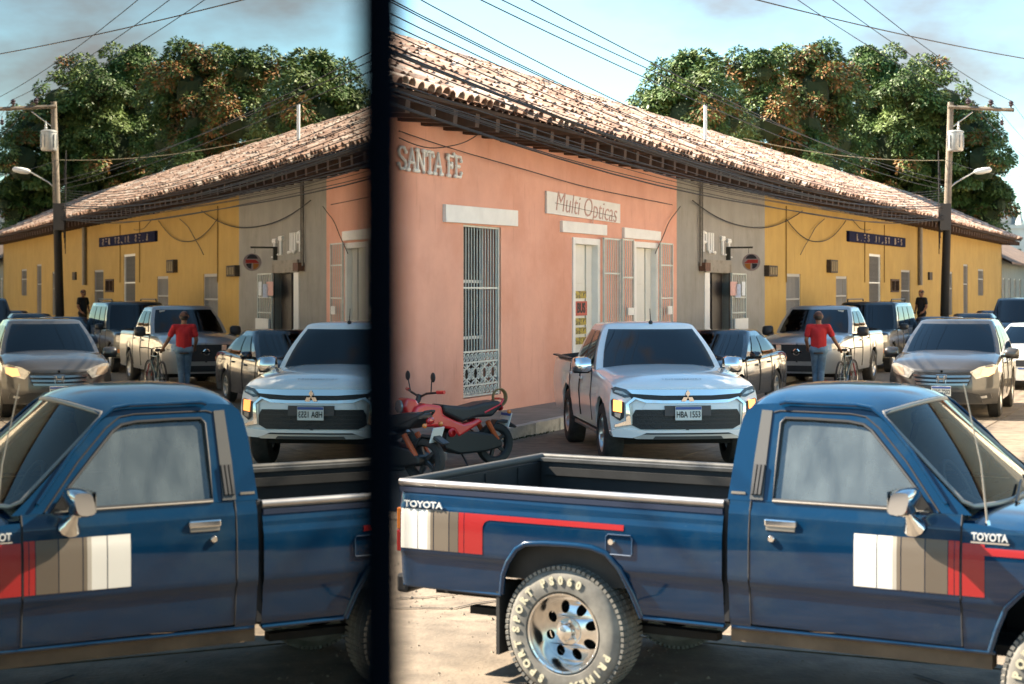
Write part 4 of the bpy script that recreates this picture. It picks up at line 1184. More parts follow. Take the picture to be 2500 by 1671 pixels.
# ---------------- queue of far cars down the street
M_wp2 = paint('white_sedan_paint', (.66,.66,.63))
M_np = paint('navy_car_paint', (.02,.03,.05), .3, .3)
M_kp = paint('charcoal_car_paint', (.035,.038,.04), .4, .35)
def at(u, Y): return ((u-1250)/4000*Y, Y)
far = [('sedan_car', 'dark car with pale roof edge just behind the grey crossover', at(2290,47.0), HDs, M_np),
       ('sedan_car', 'navy car in the queue, second behind the grey crossover', at(2375,54.0), HDs, M_kp),
       ('sedan_car', 'dark car farthest back in the queue below the yellow wall', at(2425,62.0), HDs, M_np)]
for nm, lb, (x, y), hd, m in far:
    sedan(nm, lb, (x, y, 0), hd, m, 'queued cars in the street', det=False)
x, y = at(2530, 37.5)
w2 = sedan('sedan_car', 'white car cut off by the right edge of the picture', (x, y, 0), HDs, M_wp2, 'queued cars in the street', det=False)
plate(w2.e, w2.fx(0,.42)+.02, .42)
# far dark van at the end
x, y = at(2492, 60.0)
c = Car('van', 'large dark van far down the street at right', (x, y, 0), HDs, 4.9, 1.85, 1.95, M_kp, 'car', 'queued cars in the street', nose=.3, tail=.1)
c.wr = .33
zt = pc([-2.45,-2.4,1.2,1.9,2.45],[1.05,1.08,1.05,1.0,.85])
c.body(zt, None, [(1.55,.38),(-1.5,.38)], .25, hood=(1.4,2.35), doors=[(-.6,.3),(.35,1.25)], crown=.05)
c.cabin(1.55, -2.38, .75, -2.25, 1.04, 1.86, .86, .74, bulge=.2, wins=[(.08,.35,.1,.88),(.4,.65,.1,.88),(.7,.93,.1,.88)])
c.wheels((1.55,-1.5), .33, .21, .2, 'six')
c.fascia([(.45,.82),(.82,.88),(.84,.72),(.5,.66)], .014, M_clear, 'headlight', mirror=True)
# ------------------------------------------------------------------ blue single-cab pickup in the foreground
from mathutils.geometry import tessellate_polygon
AL = R(29.6)
M_blue = mat('blue_car_paint', (0.0012, 0.022, 0.060), 0.24, 0.0, coat=1.0, spec=.05, var=0.10, vscale=2.2, stain=(0.03,0.062,0.095), sscale=45.0, sthr=(.66,.78), streak=(.020,.042,.066), stthr=(.5,.85), stsc=(3,3,3))
M_blue2 = M_blue
M_trim = mat('windscreen_trim', (0.32,0.29,0.25), .4, .5)
M_bedin = mat('bed_liner', (0.013,0.013,0.0125), .6, var=.4, vscale=4, stain=(.035,.034,.031), sscale=2.2, sthr=(.5,.8))
M_railtop = mat('pale_near_rail', (0.50,0.47,0.45), .32, .75, var=.12, vscale=8)  # near rail paler than the far one
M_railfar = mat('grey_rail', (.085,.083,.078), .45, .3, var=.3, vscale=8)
M_sideglass = glassmat('side_glass_dust_reflection', (.55,.62,.60), .40, dust=.40, dustcol=(.17,.20,.20), ior=2.1, dvar=.14)  # grey-teal haze: dust plus a painted reflection of cloudy sky
M_wsglass = glassmat('windscreen_glass', (.90,.86,.74), .9, dust=.04, dustcol=(.30,.26,.18), ior=1.38)
hub_w = Vector((0.265, 8.63, 0))
nout = Vector((-math.sin(AL), -math.cos(AL), 0))
org = hub_w - nout*0.84
bt = empty('pickup_truck', (org.x, org.y, 0), -AL, 'old blue single cab pickup with white, brown and red side stripes, nearest the camera', 'pickup truck')
yb = pc([.44,.50,.60,.683,.695,.715,.745,.90,.950,.972,1.00,1.035,1.06],[.785,.815,.828,.836,.843,.851,.852,.851,.846,.838,.834,.824,.80])
ZS = [.46,.48,.50,.53,.60,.66,.683,.695,.705,.715,.745,.80,.86,.90,.935,.950,.961,.972,.985,1.00,1.02,1.035,1.045]
rar = li([-.384,-.38,-.361,-.324,-.269,-.214,-.10,.002,.10,.177,.264,.341,.401,.443,.447],[.0,.52,.63,.701,.773,.806,.817,.82,.82,.816,.792,.721,.595,.47,0])
far_ = li([2.214,2.218,2.252,2.297,2.375,2.47,2.62,2.77,2.865,2.943,2.988,3.022,3.026],[0,.49,.595,.701,.782,.825,.835,.825,.782,.701,.595,.49,0])
def side_panel(x0, x1, zlo, sd, arch=None, ztop=None, yfun=yb, taper=None, dx=.025):
    xs = list(np.arange(x0, x1, dx)) + [x1]
    if arch is rar: xs += [-.384,-.38,-.361,-.324,-.269,-.214,.264,.341,.401,.443,.447]
    if arch is far_: xs += [2.214,2.218,2.252,2.297,2.375,2.865,2.943,2.988,3.022,3.026]
    xs = sorted(set(round(float(x),4) for x in xs if x0 <= x <= x1))
    rows = []
    for x in xs:
        z0 = max(zlo(x) if callable(zlo) else zlo, arch(x) if arch else 0)
        zt_ = ztop(x) if callable(ztop) else (ztop or 1.045)
        r_ = []
        for z in ZS + ([] if ztop is None else [1.06,1.08,1.10,1.115]):
            zz = min(max(z, z0), zt_)
            t = taper(x) if taper else 0
            r_.append((x, sd*(yfun(zz)-t), zz))
        rows.append(r_)
    return MB().grid(rows)
# upper door section carries on to the belt line
ycab = pc([.44,.50,.60,.683,.695,.715,.745,.90,.950,.972,1.00,1.05,1.11],[.785,.815,.828,.836,.843,.851,.852,.851,.848,.845,.842,.836,.815])
ttap = lambda x: max(0, (-0.985-x)/.05)**2*.03
bed = MB().box((-.99,-.76,.60),(.90,.76,.63)).build('bed_floor', M_bedin, bt)
for sd in (-1, 1):
    o = side_panel(-1.035, .905, lambda x: .512 if x < 0 else .468, sd, rar, taper=ttap).build('bed_side', M_blue, bt, smooth=32, merge=.0006)
    # lower lip line
    MB().tube([(.455,sd*.808,.470),(.90,sd*.808,.470)], .011, 6).build('lower_lip', M_blue, o)
    MB().tube([(-1.02,sd*.80,.512),(-.385,sd*.815,.512)], .010, 6).build('lower_lip', M_blue, o)
    ap = [(x, sd*(yb(rar(x))+.004), rar(x)) for x in (-.38,-.361,-.324,-.269,-.214,-.15,-.10,.002,.10,.177,.264,.341,.401,.443)]
    MB().tube(ap, .016, 8).build('arch_lip', M_blue, o, smooth=60)
    # rail: groove, rolled top
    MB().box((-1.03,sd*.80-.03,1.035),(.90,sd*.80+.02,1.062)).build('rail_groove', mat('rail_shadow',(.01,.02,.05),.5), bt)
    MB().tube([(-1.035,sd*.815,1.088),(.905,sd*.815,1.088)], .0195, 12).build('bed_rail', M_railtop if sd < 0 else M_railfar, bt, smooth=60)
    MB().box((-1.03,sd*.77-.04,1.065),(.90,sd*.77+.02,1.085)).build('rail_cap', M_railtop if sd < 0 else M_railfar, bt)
    # inner wall with two pressed ribs and the wheel house
    iw = MB().box((-.99,sd*.755-.01,.63),(.90,sd*.755+.01,1.07)); iw.box((-.95,sd*.735-.012,.98),(.88,sd*.735+.012,1.03)); iw.build('inner_wall', M_bedin, bt)
    wh = [(-.42,.63),(-.40,.78),(-.33,.86),(.33,.86),(.40,.78),(.42,.63)]
    MB().prism(wh, sd*.745, sd*.56, 'y').build('wheel_house', M_bedin, bt)
MB().box((.88,-.78,.60),(.905,.78,1.10)).build('bed_front', M_bedin, bt)
tg = MB().box((-1.04,-.79,.53),(-1.0,.79,1.065)).build('tailgate', M_blue, bt, bevel=.012)
MB().tube([(-1.02,-.80,1.082),(-1.02,.80,1.082)], .026, 10).build('top_edge', mat('tailgate_edge',(.085,.078,.068),.6,.2), tg, smooth=60)
MB().box((-.9995,-.77,.62),(-.994,.77,1.06)).build('liner', M_bedin, tg)
for y in (-.35,0.05,.45): MB().box((-1.0,y-.012,.66),(-.985,y+.012,1.05)).build('rib', M_bedin, tg)
for sd in (-1,1):
    tl = MB().box((-1.050,sd*.70,.70),(-1.012,sd*.832,.82)).build('tail_light', M_redlens, bt, bevel=.008)
    MB().box((-1.050,sd*.70,.822),(-1.012,sd*.830,.945)).build('amber_lens', M_amber, tl, bevel=.008)
MB().box((-1.14,-.70,.44),(-1.06,.70,.55)).build('rear_bumper', M_dark, bt, bevel=.02)
MB().box((-1.06,-.40,.46),(-.9,.40,.50)).build('bumper_bracket', M_under, bt)

# cab lower body
for sd in (-1, 1):
    side_panel(.935, 1.043, .478, sd, ztop=1.11, yfun=ycab).build('cab_corner', M_blue, bt, smooth=32, merge=.0006)
    dr = side_panel(1.052, 2.086, .497, sd, ztop=1.112, yfun=ycab).build('door', M_blue, bt, smooth=32, merge=.0006)
    side_panel(2.096, 3.25, .487, sd, far_, ztop=lambda x: 1.075-.13*max(0,(x-2.15))/1.1, yfun=ycab, taper=lambda x: max(0,(x-2.95)/.3)**2*.07).build('front_fender', M_blue, bt, smooth=32, merge=.0006)
    ap = [(x, sd*(yb(far_(x))+.004), far_(x)) for x in (2.218,2.252,2.297,2.375,2.47,2.62,2.77,2.865,2.943,2.988,3.022)]
    MB().tube(ap, .014, 8).build('arch_lip', M_blue, bt, smooth=60)
    MB().tube([(.94,sd*.80,.474),(2.24,sd*.803,.484)], .012, 6).build('sill_lip', M_blue, bt)
    MB().box((.93,sd*.74-.05,.40),(2.22,sd*.74+.05,.478)).build('sill', mat('dusty_sill',(.11,.075,.045),.85,var=.3,vscale=6), bt)
    # shut lines
    M_gap = mat('shut_line', (.008,.008,.01), .8)
    for x in (1.0475, 2.091):
        MB().tube([(x, sd*(ycab(z)-.004), z) for z in np.linspace(.50,1.11,14)], .0068, 6).build('shut_line', M_gap, bt)
    MB().box((.907,sd*.80-.02,.50),(.933,sd*.80+.018,1.10)).build('cab_gap', M_gap, bt)
    gy = lambda z: .815-.42*max(0,z-1.11)
    outer = [(.922,1.11),(.924,1.285),(.928,1.423),(.937,1.50),(.957,1.55),(1.0,1.577),(1.10,1.585),(1.3,1.588),(1.5,1.585),(1.60,1.575),(1.646,1.55),(1.75,1.455),(1.852,1.36),(1.95,1.27),(2.05,1.18),(2.135,1.11)]
    inner = [(1.159,1.122),(1.152,1.30),(1.146,1.49),(1.165,1.514),(1.3,1.515),(1.495,1.510),(1.57,1.498),(1.615,1.470),(1.713,1.371),(1.858,1.221),(1.935,1.122)]
    tri = tessellate_polygon([[Vector((x,z,0)) for x,z in outer],[Vector((x,z,0)) for x,z in inner]])
    allp = outer+inner
    pm = MB(); pm.add([(x, sd*gy(z), z) for x,z in allp], [tuple(t) for t in tri])
    pm.grid([[(x, sd*gy(z), z),(x+(0 if k else 0), sd*(gy(z)-.03), z)] for k,(x,z) in enumerate(inner+[inner[0]])])
    pm.build('window_frame', M_blue, bt, merge=.0005)
    # bright outer bead, rubber, glass
    ins = [(x, sd*(gy(z)+.003), z) for x,z in inner]
    MB().tube(ins, .008, 6, closed=True).build('window_seal', M_dark, dr)
    gl = MB(); tri2 = tessellate_polygon([[Vector((x,z,0)) for x,z in inner]]); gl.add([(x, sd*(gy(z)-.012), z) for x,z in inner], [tuple(t) for t in tri2]); gl.build('window', M_sideglass, dr)
    MB().tube([(1.159,sd*(gy(1.122)+.006),1.117),(1.935,sd*(gy(1.122)+.006),1.117)], .007, 6).build('bright_bead', M_trim, dr)
    frame_gap = [(1.040,1.112),(1.060,1.30),(1.085,1.50),(1.10,1.540),(1.13,1.549),(1.50,1.546),(1.575,1.535),(1.65,1.483),(1.80,1.335),(1.985,1.112)]
    MB().tube([(x, sd*(gy(z)+.0015), z) for x,z in frame_gap[3:]], .0045, 5).build('shut_line', M_gap, dr)
    MB().tube([(x+.03, sd*(gy(z)+.004), z+.045) for x,z in frame_gap[3:]], .010, 6).build('drip_rail', M_blue, bt)
    # black vent panel on the rear pillar
    v = [(1.040,1.118),(1.110,1.118),(1.098,1.30),(1.092,1.548),(1.036,1.551),(1.034,1.30)]
    vp = MB(); vp.add([(x, sd*(gy(z)+.008), z) for x,z in v]+[(x, sd*(gy(z)-.004), z) for x,z in v], [(0,1,2,3,4,5)]+[(i,i+6,(i+1)%6+6,(i+1)%6) for i in range(6)])
    vo = vp.build('pillar_vent', mat('vent_grey',(.065,.064,.06),.35), bt)
    for k in range(3):
        x = 1.046+.020*k
        MB().cbox((x+.004, sd*(gy(1.21)+.012), 1.215), (.013,.012,.155), rot=Matrix.Rotation(sd*.40,3,'X')).build('slat', M_dark, vo)
    # chrome strip at the foot of the rear pillar
    MB().cbox((.975, sd*(gy(1.145)+.004), 1.145), (.075,.006,.012)).build('pillar_strip', M_trim, bt)
    # door furniture
    hd = MB().box((1.128,sd*.842-.012,.995),(1.292,sd*.842+.012,1.032)).build('handle', M_chrome, dr, bevel=.008)
    MB().box((1.135,sd*.845-.004,.975),(1.285,sd*.845+.004,.998)).build('handle_cup', M_trim, hd, bevel=.003)
    MB().lathe([(0,-.010),(.014,-.010),(.019,-.004),(.019,.0)], 16, c=(1.166,sd*.852,.935)).build('lock', M_chrome, dr, smooth=50)
# fuel flap on the near side
ff = MB(); gr = [(x, -(yb(z)+.0035), z) for x,z in ((.275,.790),(.405,.790),(.412,.80),(.412,.88),(.402,.893),(.275,.893),(.262,.88),(.262,.80))]
ff.tube(gr, .0035, 4, closed=True); ff.build('fuel_flap', mat('flap_edge',(.012,.04,.09),.5), bt)
MB().lathe([(0,-.012),(.015,-.012),(.02,0)], 14, c=(.293,-.852,.855)).build('fuel_lock', M_chrome, bt, smooth=50)
# roof and cab back
prof = [(.925,1.10,0),(.924,1.20,0),(.926,1.35,0),(.932,1.46,.15),(.945,1.53,.4),(.97,1.57,.75),(1.02,1.586,.92),(1.10,1.59,1),(1.3,1.592,1.05),(1.5,1.588,1),(1.58,1.58,.9),(1.63,1.566,.72),(1.655,1.552,.6)]
rows = []
for x, z, cf in prof:
    ye = gy(min(z,1.588)); r_ = []
    for t in np.linspace(-1,1,17):
        fx = (.055*(1-t*t) if x > 1.55 else 0)*((x-1.55)/.105 if x > 1.55 else 0)
        edge = -.012*abs(t)**8
        r_.append((x+fx-(.015*(1-t*t) if x < 1 else 0), ye*t, z+cf*.075*(1-abs(t)**2.6)+edge))
    rows.append(r_)
MB().grid(rows).build('roof', M_blue, bt, smooth=50)
rw = MB().grid([[(.915, y, z) for z in (1.18,1.48)] for y in (-.52,0,.52)]); rw.build('rear_window', M_sideglass, bt)
# windscreen
def WS(t, v):
    ax, az = 2.09-.44*v, 1.135+.415*v
    y = (.715-.115*v)*t
    b = (1-abs(t)**2.2)
    return Vector((ax+.085*b-.012*v, y, az+(.035*v-.02*(1-v))*b))
MB().grid([[WS(t,v) for v in np.linspace(0,1,9)] for t in np.linspace(-1,1,17)]).build('windscreen', M_wsglass, bt, smooth=60)
ol = [WS(t,0) for t in np.linspace(-.93,.93,15)] + [WS(1,v) for v in np.linspace(.06,.96,9)] + [WS(t,1) for t in np.linspace(.97,-.97,15)] + [WS(-1,v) for v in np.linspace(.96,.06,9)]
MB().tube(ol, .013, 8, closed=True).build('windscreen_trim', M_trim, bt, smooth=60)
for t0, t1 in ((-.35,.25),(.25,.82)):
    MB().tube([WS(t0,-.03)+Vector((.03,0,.01)), WS((t0+t1)/2,.04)+Vector((.02,0,.012)), WS(t1,.10)+Vector((.015,0,.012))], .008, 5).build('wiper', M_dark, bt)
# bonnet, cowl, front
rows = []
for x in np.linspace(2.10,3.24,18):
    zc = 1.085-.14*((x-2.1)/1.14)**1.4; r_ = []
    for t in np.linspace(-1,1,15):
        r_.append((x - .05*t*t*((x-2.1)/1.14), .805*t - math.copysign(.05*max(0,(x-2.95)/.3)**2,t)*abs(t), zc-.012+.04*(1-abs(t)**3) - .02*abs(t)**10))
    rows.append(r_)
MB().grid(rows).build('hood', M_blue, bt, smooth=40)
MB().box((2.02,-.78,1.05),(2.14,.78,1.082)).build('cowl', M_blue, bt)
fr = MB().box((3.18,-.74,.52),(3.25,.74,.93)).build('front_panel', M_blue, bt, bevel=.02)
MB().box((3.25,-.42,.66),(3.27,.42,.86)).build('grille', M_grillebk, bt)
for sd in (-1,1): MB().box((3.25,sd*.58-.13,.68),(3.275,sd*.58+.13,.85)).build('headlight', M_clear, bt, bevel=.01)
MB().box((3.27,-.80,.44),(3.40,.80,.57)).build('front_bumper', M_chrome, bt, bevel=.03)
# chassis
for sd in (-1,1):
    MB().box((-1.0,sd*.45-.05,.42),(3.1,sd*.45+.05,.52)).build('chassis_rail', M_under, bt)
    MB().box((-.75,sd*.50-.035,.33),(.75,sd*.50+.035,.37)).build('leaf_spring', M_under, bt)
    MB().box((-.415,sd*.70-.12,.19),(-.395,sd*.70+.13,.56)).build('mud_flap', M_black, bt)
MB().tube([(0,-.70,.345),(0,-.12,.345),(0,0,.345),(0,.12,.345),(0,.70,.345)], [.04,.05,.13,.05,.04], 12).build('rear_axle', M_under, bt, smooth=60)
MB().tube([(.1,0,.40),(1.6,0,.45)], .04, 8).build('drive_shaft', M_under, bt)
MB().tube([(-.9,.35,.36),(-.4,.35,.40),(.6,.30,.36),(1.4,.25,.36)], .03, 8).build('exhaust_pipe', mat('rusty_pipe',(.12,.055,.028),.8,.2), bt)
MB().box((.62,.1,.33),(1.3,.62,.50)).build('fuel_tank', M_under, bt)
MB().box((.93,-.70,.45),(3.1,.70,.50)).build('cab_floor', M_under, bt)
MB().box((2.2,-.40,.50),(3.0,.40,.9)).build('engine_block', M_under, bt)
# wheels: deep dish slot mags with white lettered tyres
M_mag = mat('polished_mag', (.72,.70,.67), .20, 1.0, var=.10, vscale=30)
M_tyre2 = mat('dusty_tyre', (.15,.142,.125), .85, var=.30, vscale=14, stain=(.25,.235,.20), sscale=5, sthr=(.45,.75))
M_tletter = mat('tyre_letter', (.50,.46,.33), .7, var=.15, vscale=25)
RT, WT, RR = .347, .262, .216
t = MB(); h = WT/2
t.lathe([(RR-.004,-h*.90),(RR+.006,-h*.985),(.25,-h*1.0),(.285,-h*.995),(.315,-h*.95),(.333,-h*.86),(.343,-h*.74),(RT,-h*.60),(RT,h*.6),(.340,h*.78),(.30,h*.98),(RR,h*.9)], 72)
# tread blocks: shoulder lugs and grooves
for k in range(72):
    a = 2*math.pi*k/72
    u = Vector((math.cos(a),0,math.sin(a))); s_ = Vector((-math.sin(a),0,math.cos(a)))
    rot = Matrix((s_, Vector((0,1,0)), u)).transposed()
    t.cbox(u*(RT-.003)+Vector((0,-h*.72,0)), (.020,.050,.018), 0, rot)
    t.cbox(u*(RT+.001)+Vector((0,-h*.28,0)), (.022,.040,.010), 0, rot)
    t.cbox(u*(RT+.001)+Vector((0,h*.12,0)), (.022,.040,.010), 0, rot)
    t.cbox(u*(RT-.003)+Vector((0,h*.60,0)), (.020,.060,.018), 0, rot)
ty_me = t.mesh('tyre', M_tyre2, smooth=40)
q = MB()
q.lathe([(RR,-h*.90),(RR-.006,-h*.985),(RR-.016,-h*.96),(RR-.020,-h*.86),(RR-.030,-h*.55),(RR-.036,-h*.20),(RR-.042,-h*.10)], 64)
holes = []
for k in range(8):
    a = 2*math.pi*(k+.35)/8; cx0, cz0 = .128*math.cos(a), .128*math.sin(a)
    holes.append([(cx0+.033*math.cos(b)*math.cos(a)-.026*math.sin(b)*math.sin(a), cz0+.033*math.cos(b)*math.sin(a)+.026*math.sin(b)*math.cos(a)) for b in np.linspace(0,2*math.pi,17)[:-1]])
outer_c = [((RR-.042)*math.cos(b),(RR-.042)*math.sin(b)) for b in np.linspace(0,2*math.pi,65)[:-1]]
inner_c = [(.072*math.cos(b),.072*math.sin(b)) for b in np.linspace(0,2*math.pi,33)[:-1]]
loops = [outer_c, inner_c] + holes
tri = tessellate_polygon([[Vector((x,z,0)) for x,z in lp] for lp in loops])
cone = lambda r: -h*(.10 + .28*max(0,(RR-.042-r))/(RR-.042-.072))
pts2 = [p for lp in loops for p in lp]
q.add([(x, cone(math.hypot(x,z)), z) for x,z in pts2], [tuple(k) for k in tri])
for lp in holes: q.grid([[(x,cone(math.hypot(x,z)),z),(x*.98,cone(math.hypot(x,z))+.03,z*.98)] for x,z in lp+[lp[0]]])
q.lathe([(.072,cone(.072)),(.070,cone(.072)-.012),(.050,cone(.072)-.016),(.046,-h*.62),(.040,-h*.80),(.022,-h*.86),(0,-h*.87)], 32)
for k in range(6):
    a = 2*math.pi*k/6+.25
    q.lathe([(0,-h*.60),(.008,-h*.60),(.009,-h*.45)], 8, c=(.059*math.cos(a),0,.059*math.sin(a)))
for k in range(24):
    a = 2*math.pi*k/24; q.lathe([(0,-h*.985),(.004,-h*.985),(.005,-h*.94)], 6, c=((RR-.011)*math.cos(a),0,(RR-.011)*math.sin(a)))
q.lathe([(.165,h*.30),(0,h*.30)], 24, mi=1); q.lathe([(.13,h*.05),(.135,h*.3)], 24, mi=1)
rim_me = q.mesh('rim', [M_mag, M_well], smooth=38)
def ring_text(txt, a_mid, span, rr, size, dr=1):
    mb = MB(); n = len(txt)
    for i, ch in enumerate(txt):
        a = R(a_mid + span*(.5 - (i+.5)/n))
        t_ = text_mb(ch, size, .004, bold=.0035)
        rad = Vector((math.cos(a),0,math.sin(a))); tan = Vector((math.sin(a),0,-math.cos(a)))
        mb.add([rad*(rr+p[2]) + tan*(p[0]*.95) + Vector((0,-h*.995-.003+p[1],0)) for p in t_.v], t_.f)
    return mb
lets = [('SPORT',158,58), ('PS060',92,56), ('PRIMEX',-48,64), ('SPORT',-140,58)]
for ax in (0.0, 2.62):
    for sd in (-1,1):
        w_ = inst('wheel', ty_me, (ax, sd*(.84-h), RT), (0,0,0 if sd<0 else math.pi), bt)
        inst('rim', rim_me, parent=w_)
        if sd < 0:
            for tx_, am, sp_ in lets: ring_text(tx_, am, sp_, .277, .056).build('tyre_lettering', M_tletter, w_)['kind'] = 'stuff'
# stripes
M_dw = mat('stripe_white', (.70,.68,.63), .35, coat=.4, var=.03)
M_dg1 = mat('stripe_grey', (.42,.38,.32), .35, coat=.4)
M_dg2 = mat('stripe_brown', (.15,.12,.09), .35, coat=.4)
M_dg3 = mat('stripe_dark_brown', (.105,.083,.062), .35, coat=.4)
M_dr = mat('stripe_red', (.31,.008,.009), .35, coat=.4)
def stripe(parent, x0, x1, z0, z1, m, sd, yf, nm='stripe'):
    rows = [[(x, sd*(yf(z)+.0022-ttap(x)), z) for z in [z0]+[q for q in ZS if z0 < q < z1]+[z1]] for x in np.linspace(x0,x1,max(2,int((x1-x0)/.015)+1))]
    return MB().grid(rows).build(nm, m, parent, smooth=60)
doors = [o for o in bt.children if o.name.startswith('door')]
for sd in (-1,):
    for x0,x1,m in ((-1.010,-.899,M_dw),(-.894,-.835,M_dw),(-.835,-.815,M_dg1),(-.815,-.797,M_dg2),(-.791,-.697,M_dg2),(-.691,-.636,M_dg3),(-.633,-.600,M_dr),(-.596,-.482,M_dr)):
        stripe(bt, x0, x1, .727, .945, m, sd, yb)
    stripe(bt, -.482, .362, .916, .945, M_dr, sd, yb)
    cr_ = MB(); c0 = (-.482+.05, .916-.05)
    pts = [(-.482,.916)] + [(c0[0]+.05*math.cos(a), c0[1]+.05*math.sin(a)) for a in np.linspace(math.pi/2, math.pi, 8)]
    cr_.add([(x, sd*(yb(z)+.0024), z) for x,z in pts], [tuple(range(len(pts)))]); cr_.build('stripe', M_dr, bt)
    for x0,x1,m in ((1.582,1.692,M_dw),(1.697,1.770,M_dw),(1.770,1.790,M_dg1),(1.790,1.808,M_dg2),(1.813,1.922,M_dg2),(1.927,2.030,M_dg3),(2.034,2.060,M_dr),(2.064,2.085,M_dr)):
        stripe(doors[0], x0, x1, .742, .992, m, sd, ycab)
    stripe(bt, 2.098, 2.20, .742, .985, M_dr, sd, ycab)
    stripe(bt, 2.20, 3.1, .935, .97, M_dr, sd, ycab)
# badges
def badge(txt, x0, x1, zc, sd, parent):
    t_ = text_mb(txt, .048, .008, bold=.0012)
    wt = max(p[0] for p in t_.v)-min(p[0] for p in t_.v); k = (x1-x0)/wt
    t_.v = [((x0+x1)/2+p[0]*k, -(ycab(zc)+.008)+p[1], zc+p[2]) for p in t_.v]
    o = t_.build('badge', mat('badge_bright',(.72,.72,.70),.3,.2), parent)
    MB().box((x0-.005,-(ycab(zc)+.004),zc-.030),(x1+.005,-(ycab(zc)-.01),zc-.022)).build('badge_bar', M_chrome, o)
badge('TOYOTA', 2.14, 2.305, 1.018, -1, bt)
badge('TOYOTA', -.985, -.735, .972, -1, bt)
# door mirrors
for sd in (-1,1):
    q = MB(); c_ = Vector((1.855, sd*.945, 1.172))
    rings = []
    for yy, f in ((-.085,.80),(-.06,.98),(0,1.0),(.055,.95),(.085,.70)):
        ring = []
        for a in np.linspace(0,2*math.pi,17)[:-1]:
            cx1 = math.copysign(abs(math.cos(a))**.55, math.cos(a)); cz1 = math.copysign(abs(math.sin(a))**.55, math.sin(a))
            ring.append((c_.x+.056*cx1*f+.012*cz1, c_.y+yy*1.2, c_.z+.066*cz1*f))
        rings.append(ring)
    q.grid(rings, closev=True); q.add(rings[0],[tuple(range(16))]); q.add(rings[-1],[tuple(range(16))])
    mo = q.build('wing_mirror', M_chrome, bt, smooth=55, merge=.0005)
    MB().tube([(1.862,sd*.925,1.12),(1.866,sd*.90,1.09),(1.872,sd*.875,1.062),(1.874,sd*.852,1.045)], [.016,.022,.040,.055], 10).build('mirror_arm', M_chrome, mo, smooth=60)
    MB().box((1.795,sd*.945-.075,1.128),(1.799,sd*.945+.075,1.222)).build('mirror_glass', mat('mirror_glass',(.5,.52,.52),.02,1.0), mo)
    MB().prism([(1.88,1.115),(1.955,1.115),(1.90,1.19),(1.875,1.20)], sd*.822, sd*.806, 'y').build('quarter_plate', M_dark, bt)
# aerial
MB().tube([(2.205,-.80,1.068),(2.20,-.80,1.09)], [.012,.010], 8).build('aerial_base', M_chrome, bt)
MB().tube([(2.20,-.80,1.09),(2.175,-.81,1.35),(2.10,-.83,1.72)], [.006,.004,.0022], 6).build('aerial', M_trim, bt)
# cabin interior
M_seat = mat('tan_seat', (.22,.16,.085), .85, var=.2, vscale=6)
for y in (-.36,.36):
    sb_ = MB().cbox((1.14,y,1.08),(.13,.50,.52), rot=Matrix.Rotation(R(-8),3,'Y')).build('seat_back', M_seat, bt, bevel=.04)
    MB().cbox((1.12,y,1.40),(.09,.26,.16)).build('headrest', M_seat, sb_, bevel=.04)
    MB().box((1.2,y-.26,.62),(1.68,y+.26,.80)).build('seat', M_seat, bt, bevel=.05)
MB().box((1.93,-.72,.72),(2.08,.72,1.06)).build('dashboard', mat('dash_brown',(.045,.033,.022),.7), bt, bevel=.03)
sw = MB(); ctr = Vector((1.78,.36,1.06)); ax1 = Vector((0,1,0)); ax2 = Vector((-.42,0,.90)).normalized()
sw.tube([ctr+ax1*.19*math.cos(a)+ax2*.19*math.sin(a) for a in np.linspace(0,2*math.pi,29)[:-1]], .014, 8, closed=True)
sw.tube([ctr, ctr+Vector((.22,0,-.12))], .03, 8)
for a in (0,math.pi,-math.pi/2): sw.tube([ctr, ctr+ax1*.18*math.cos(a)+ax2*.18*math.sin(a)], .012, 6)
sw.build('steering_wheel', M_dark, bt, smooth=60)
MB().cbox((1.66,.0,1.50),(.03,.22,.06)).build('interior_mirror', M_dark, bt, bevel=.01)
# ------------------------------------------------------------------ houses across the street and at its end
def plain_house(name, label, loc, rz, L_, D_, H_, m, roofm, wins, group=None, ridge=2.0):
    e = empty(name, loc, rz, label, 'house', group)
    mb = MB(); wall_holes(mb, 0, L_, 0, H_, [w[:4] for w in wins], th=.3)
    mb.quad((0,0,0),(0,D_,0),(0,D_,H_),(0,0,H_)); mb.quad((L_,0,0),(L_,0,H_),(L_,D_,H_),(L_,D_,0)); mb.quad((0,D_,0),(L_,D_,0),(L_,D_,H_),(0,D_,H_))
    mb.add([(0,0,H_),(0,D_,H_),(0,D_/2,H_+ridge)],[(0,1,2)]); mb.add([(L_,0,H_),(L_,D_,H_),(L_,D_/2,H_+ridge)],[(0,1,2)])
    mb.build('wall', m, e, recalc=False)
    rf = MB(); o_ = .7; zz = H_ - ridge*o_/(D_/2)
    for t in (0, .12):
        rf.quad((-.3,-o_,zz+t),(L_+.3,-o_,zz+t),(L_+.3,D_/2,H_+ridge+t),(-.3,D_/2,H_+ridge+t))
        rf.quad((-.3,D_/2,H_+ridge+t),(L_+.3,D_/2,H_+ridge+t),(L_+.3,D_+o_,zz+t),(-.3,D_+o_,zz+t))
    rf.quad((-.3,-o_,zz),(L_+.3,-o_,zz),(L_+.3,-o_,zz+.12),(-.3,-o_,zz+.12))
    rf.build('roof', roofm, e, recalc=False)
    for w in wins:
        a,b,c,d = w[:4]
        f = MB().box((a,.05,c),(a+.08,.13,d)).box((b-.08,.05,c),(b,.13,d)).box((a+.08,.05,d-.08),(b-.08,.13,d)).build('door' if c < .3 else 'window', M_door if len(w) < 5 else w[4], e)
        MB().box((a+.08,.15,c),(b-.08,.18,d-.08)).build('pane', mat('dark_pane',(.03,.035,.035),.15), f)
    return e
M_rooft = mat('distant_tile', (.34,.17,.10), .9, var=.35, vscale=1.5, bump=.6, bscale=9)
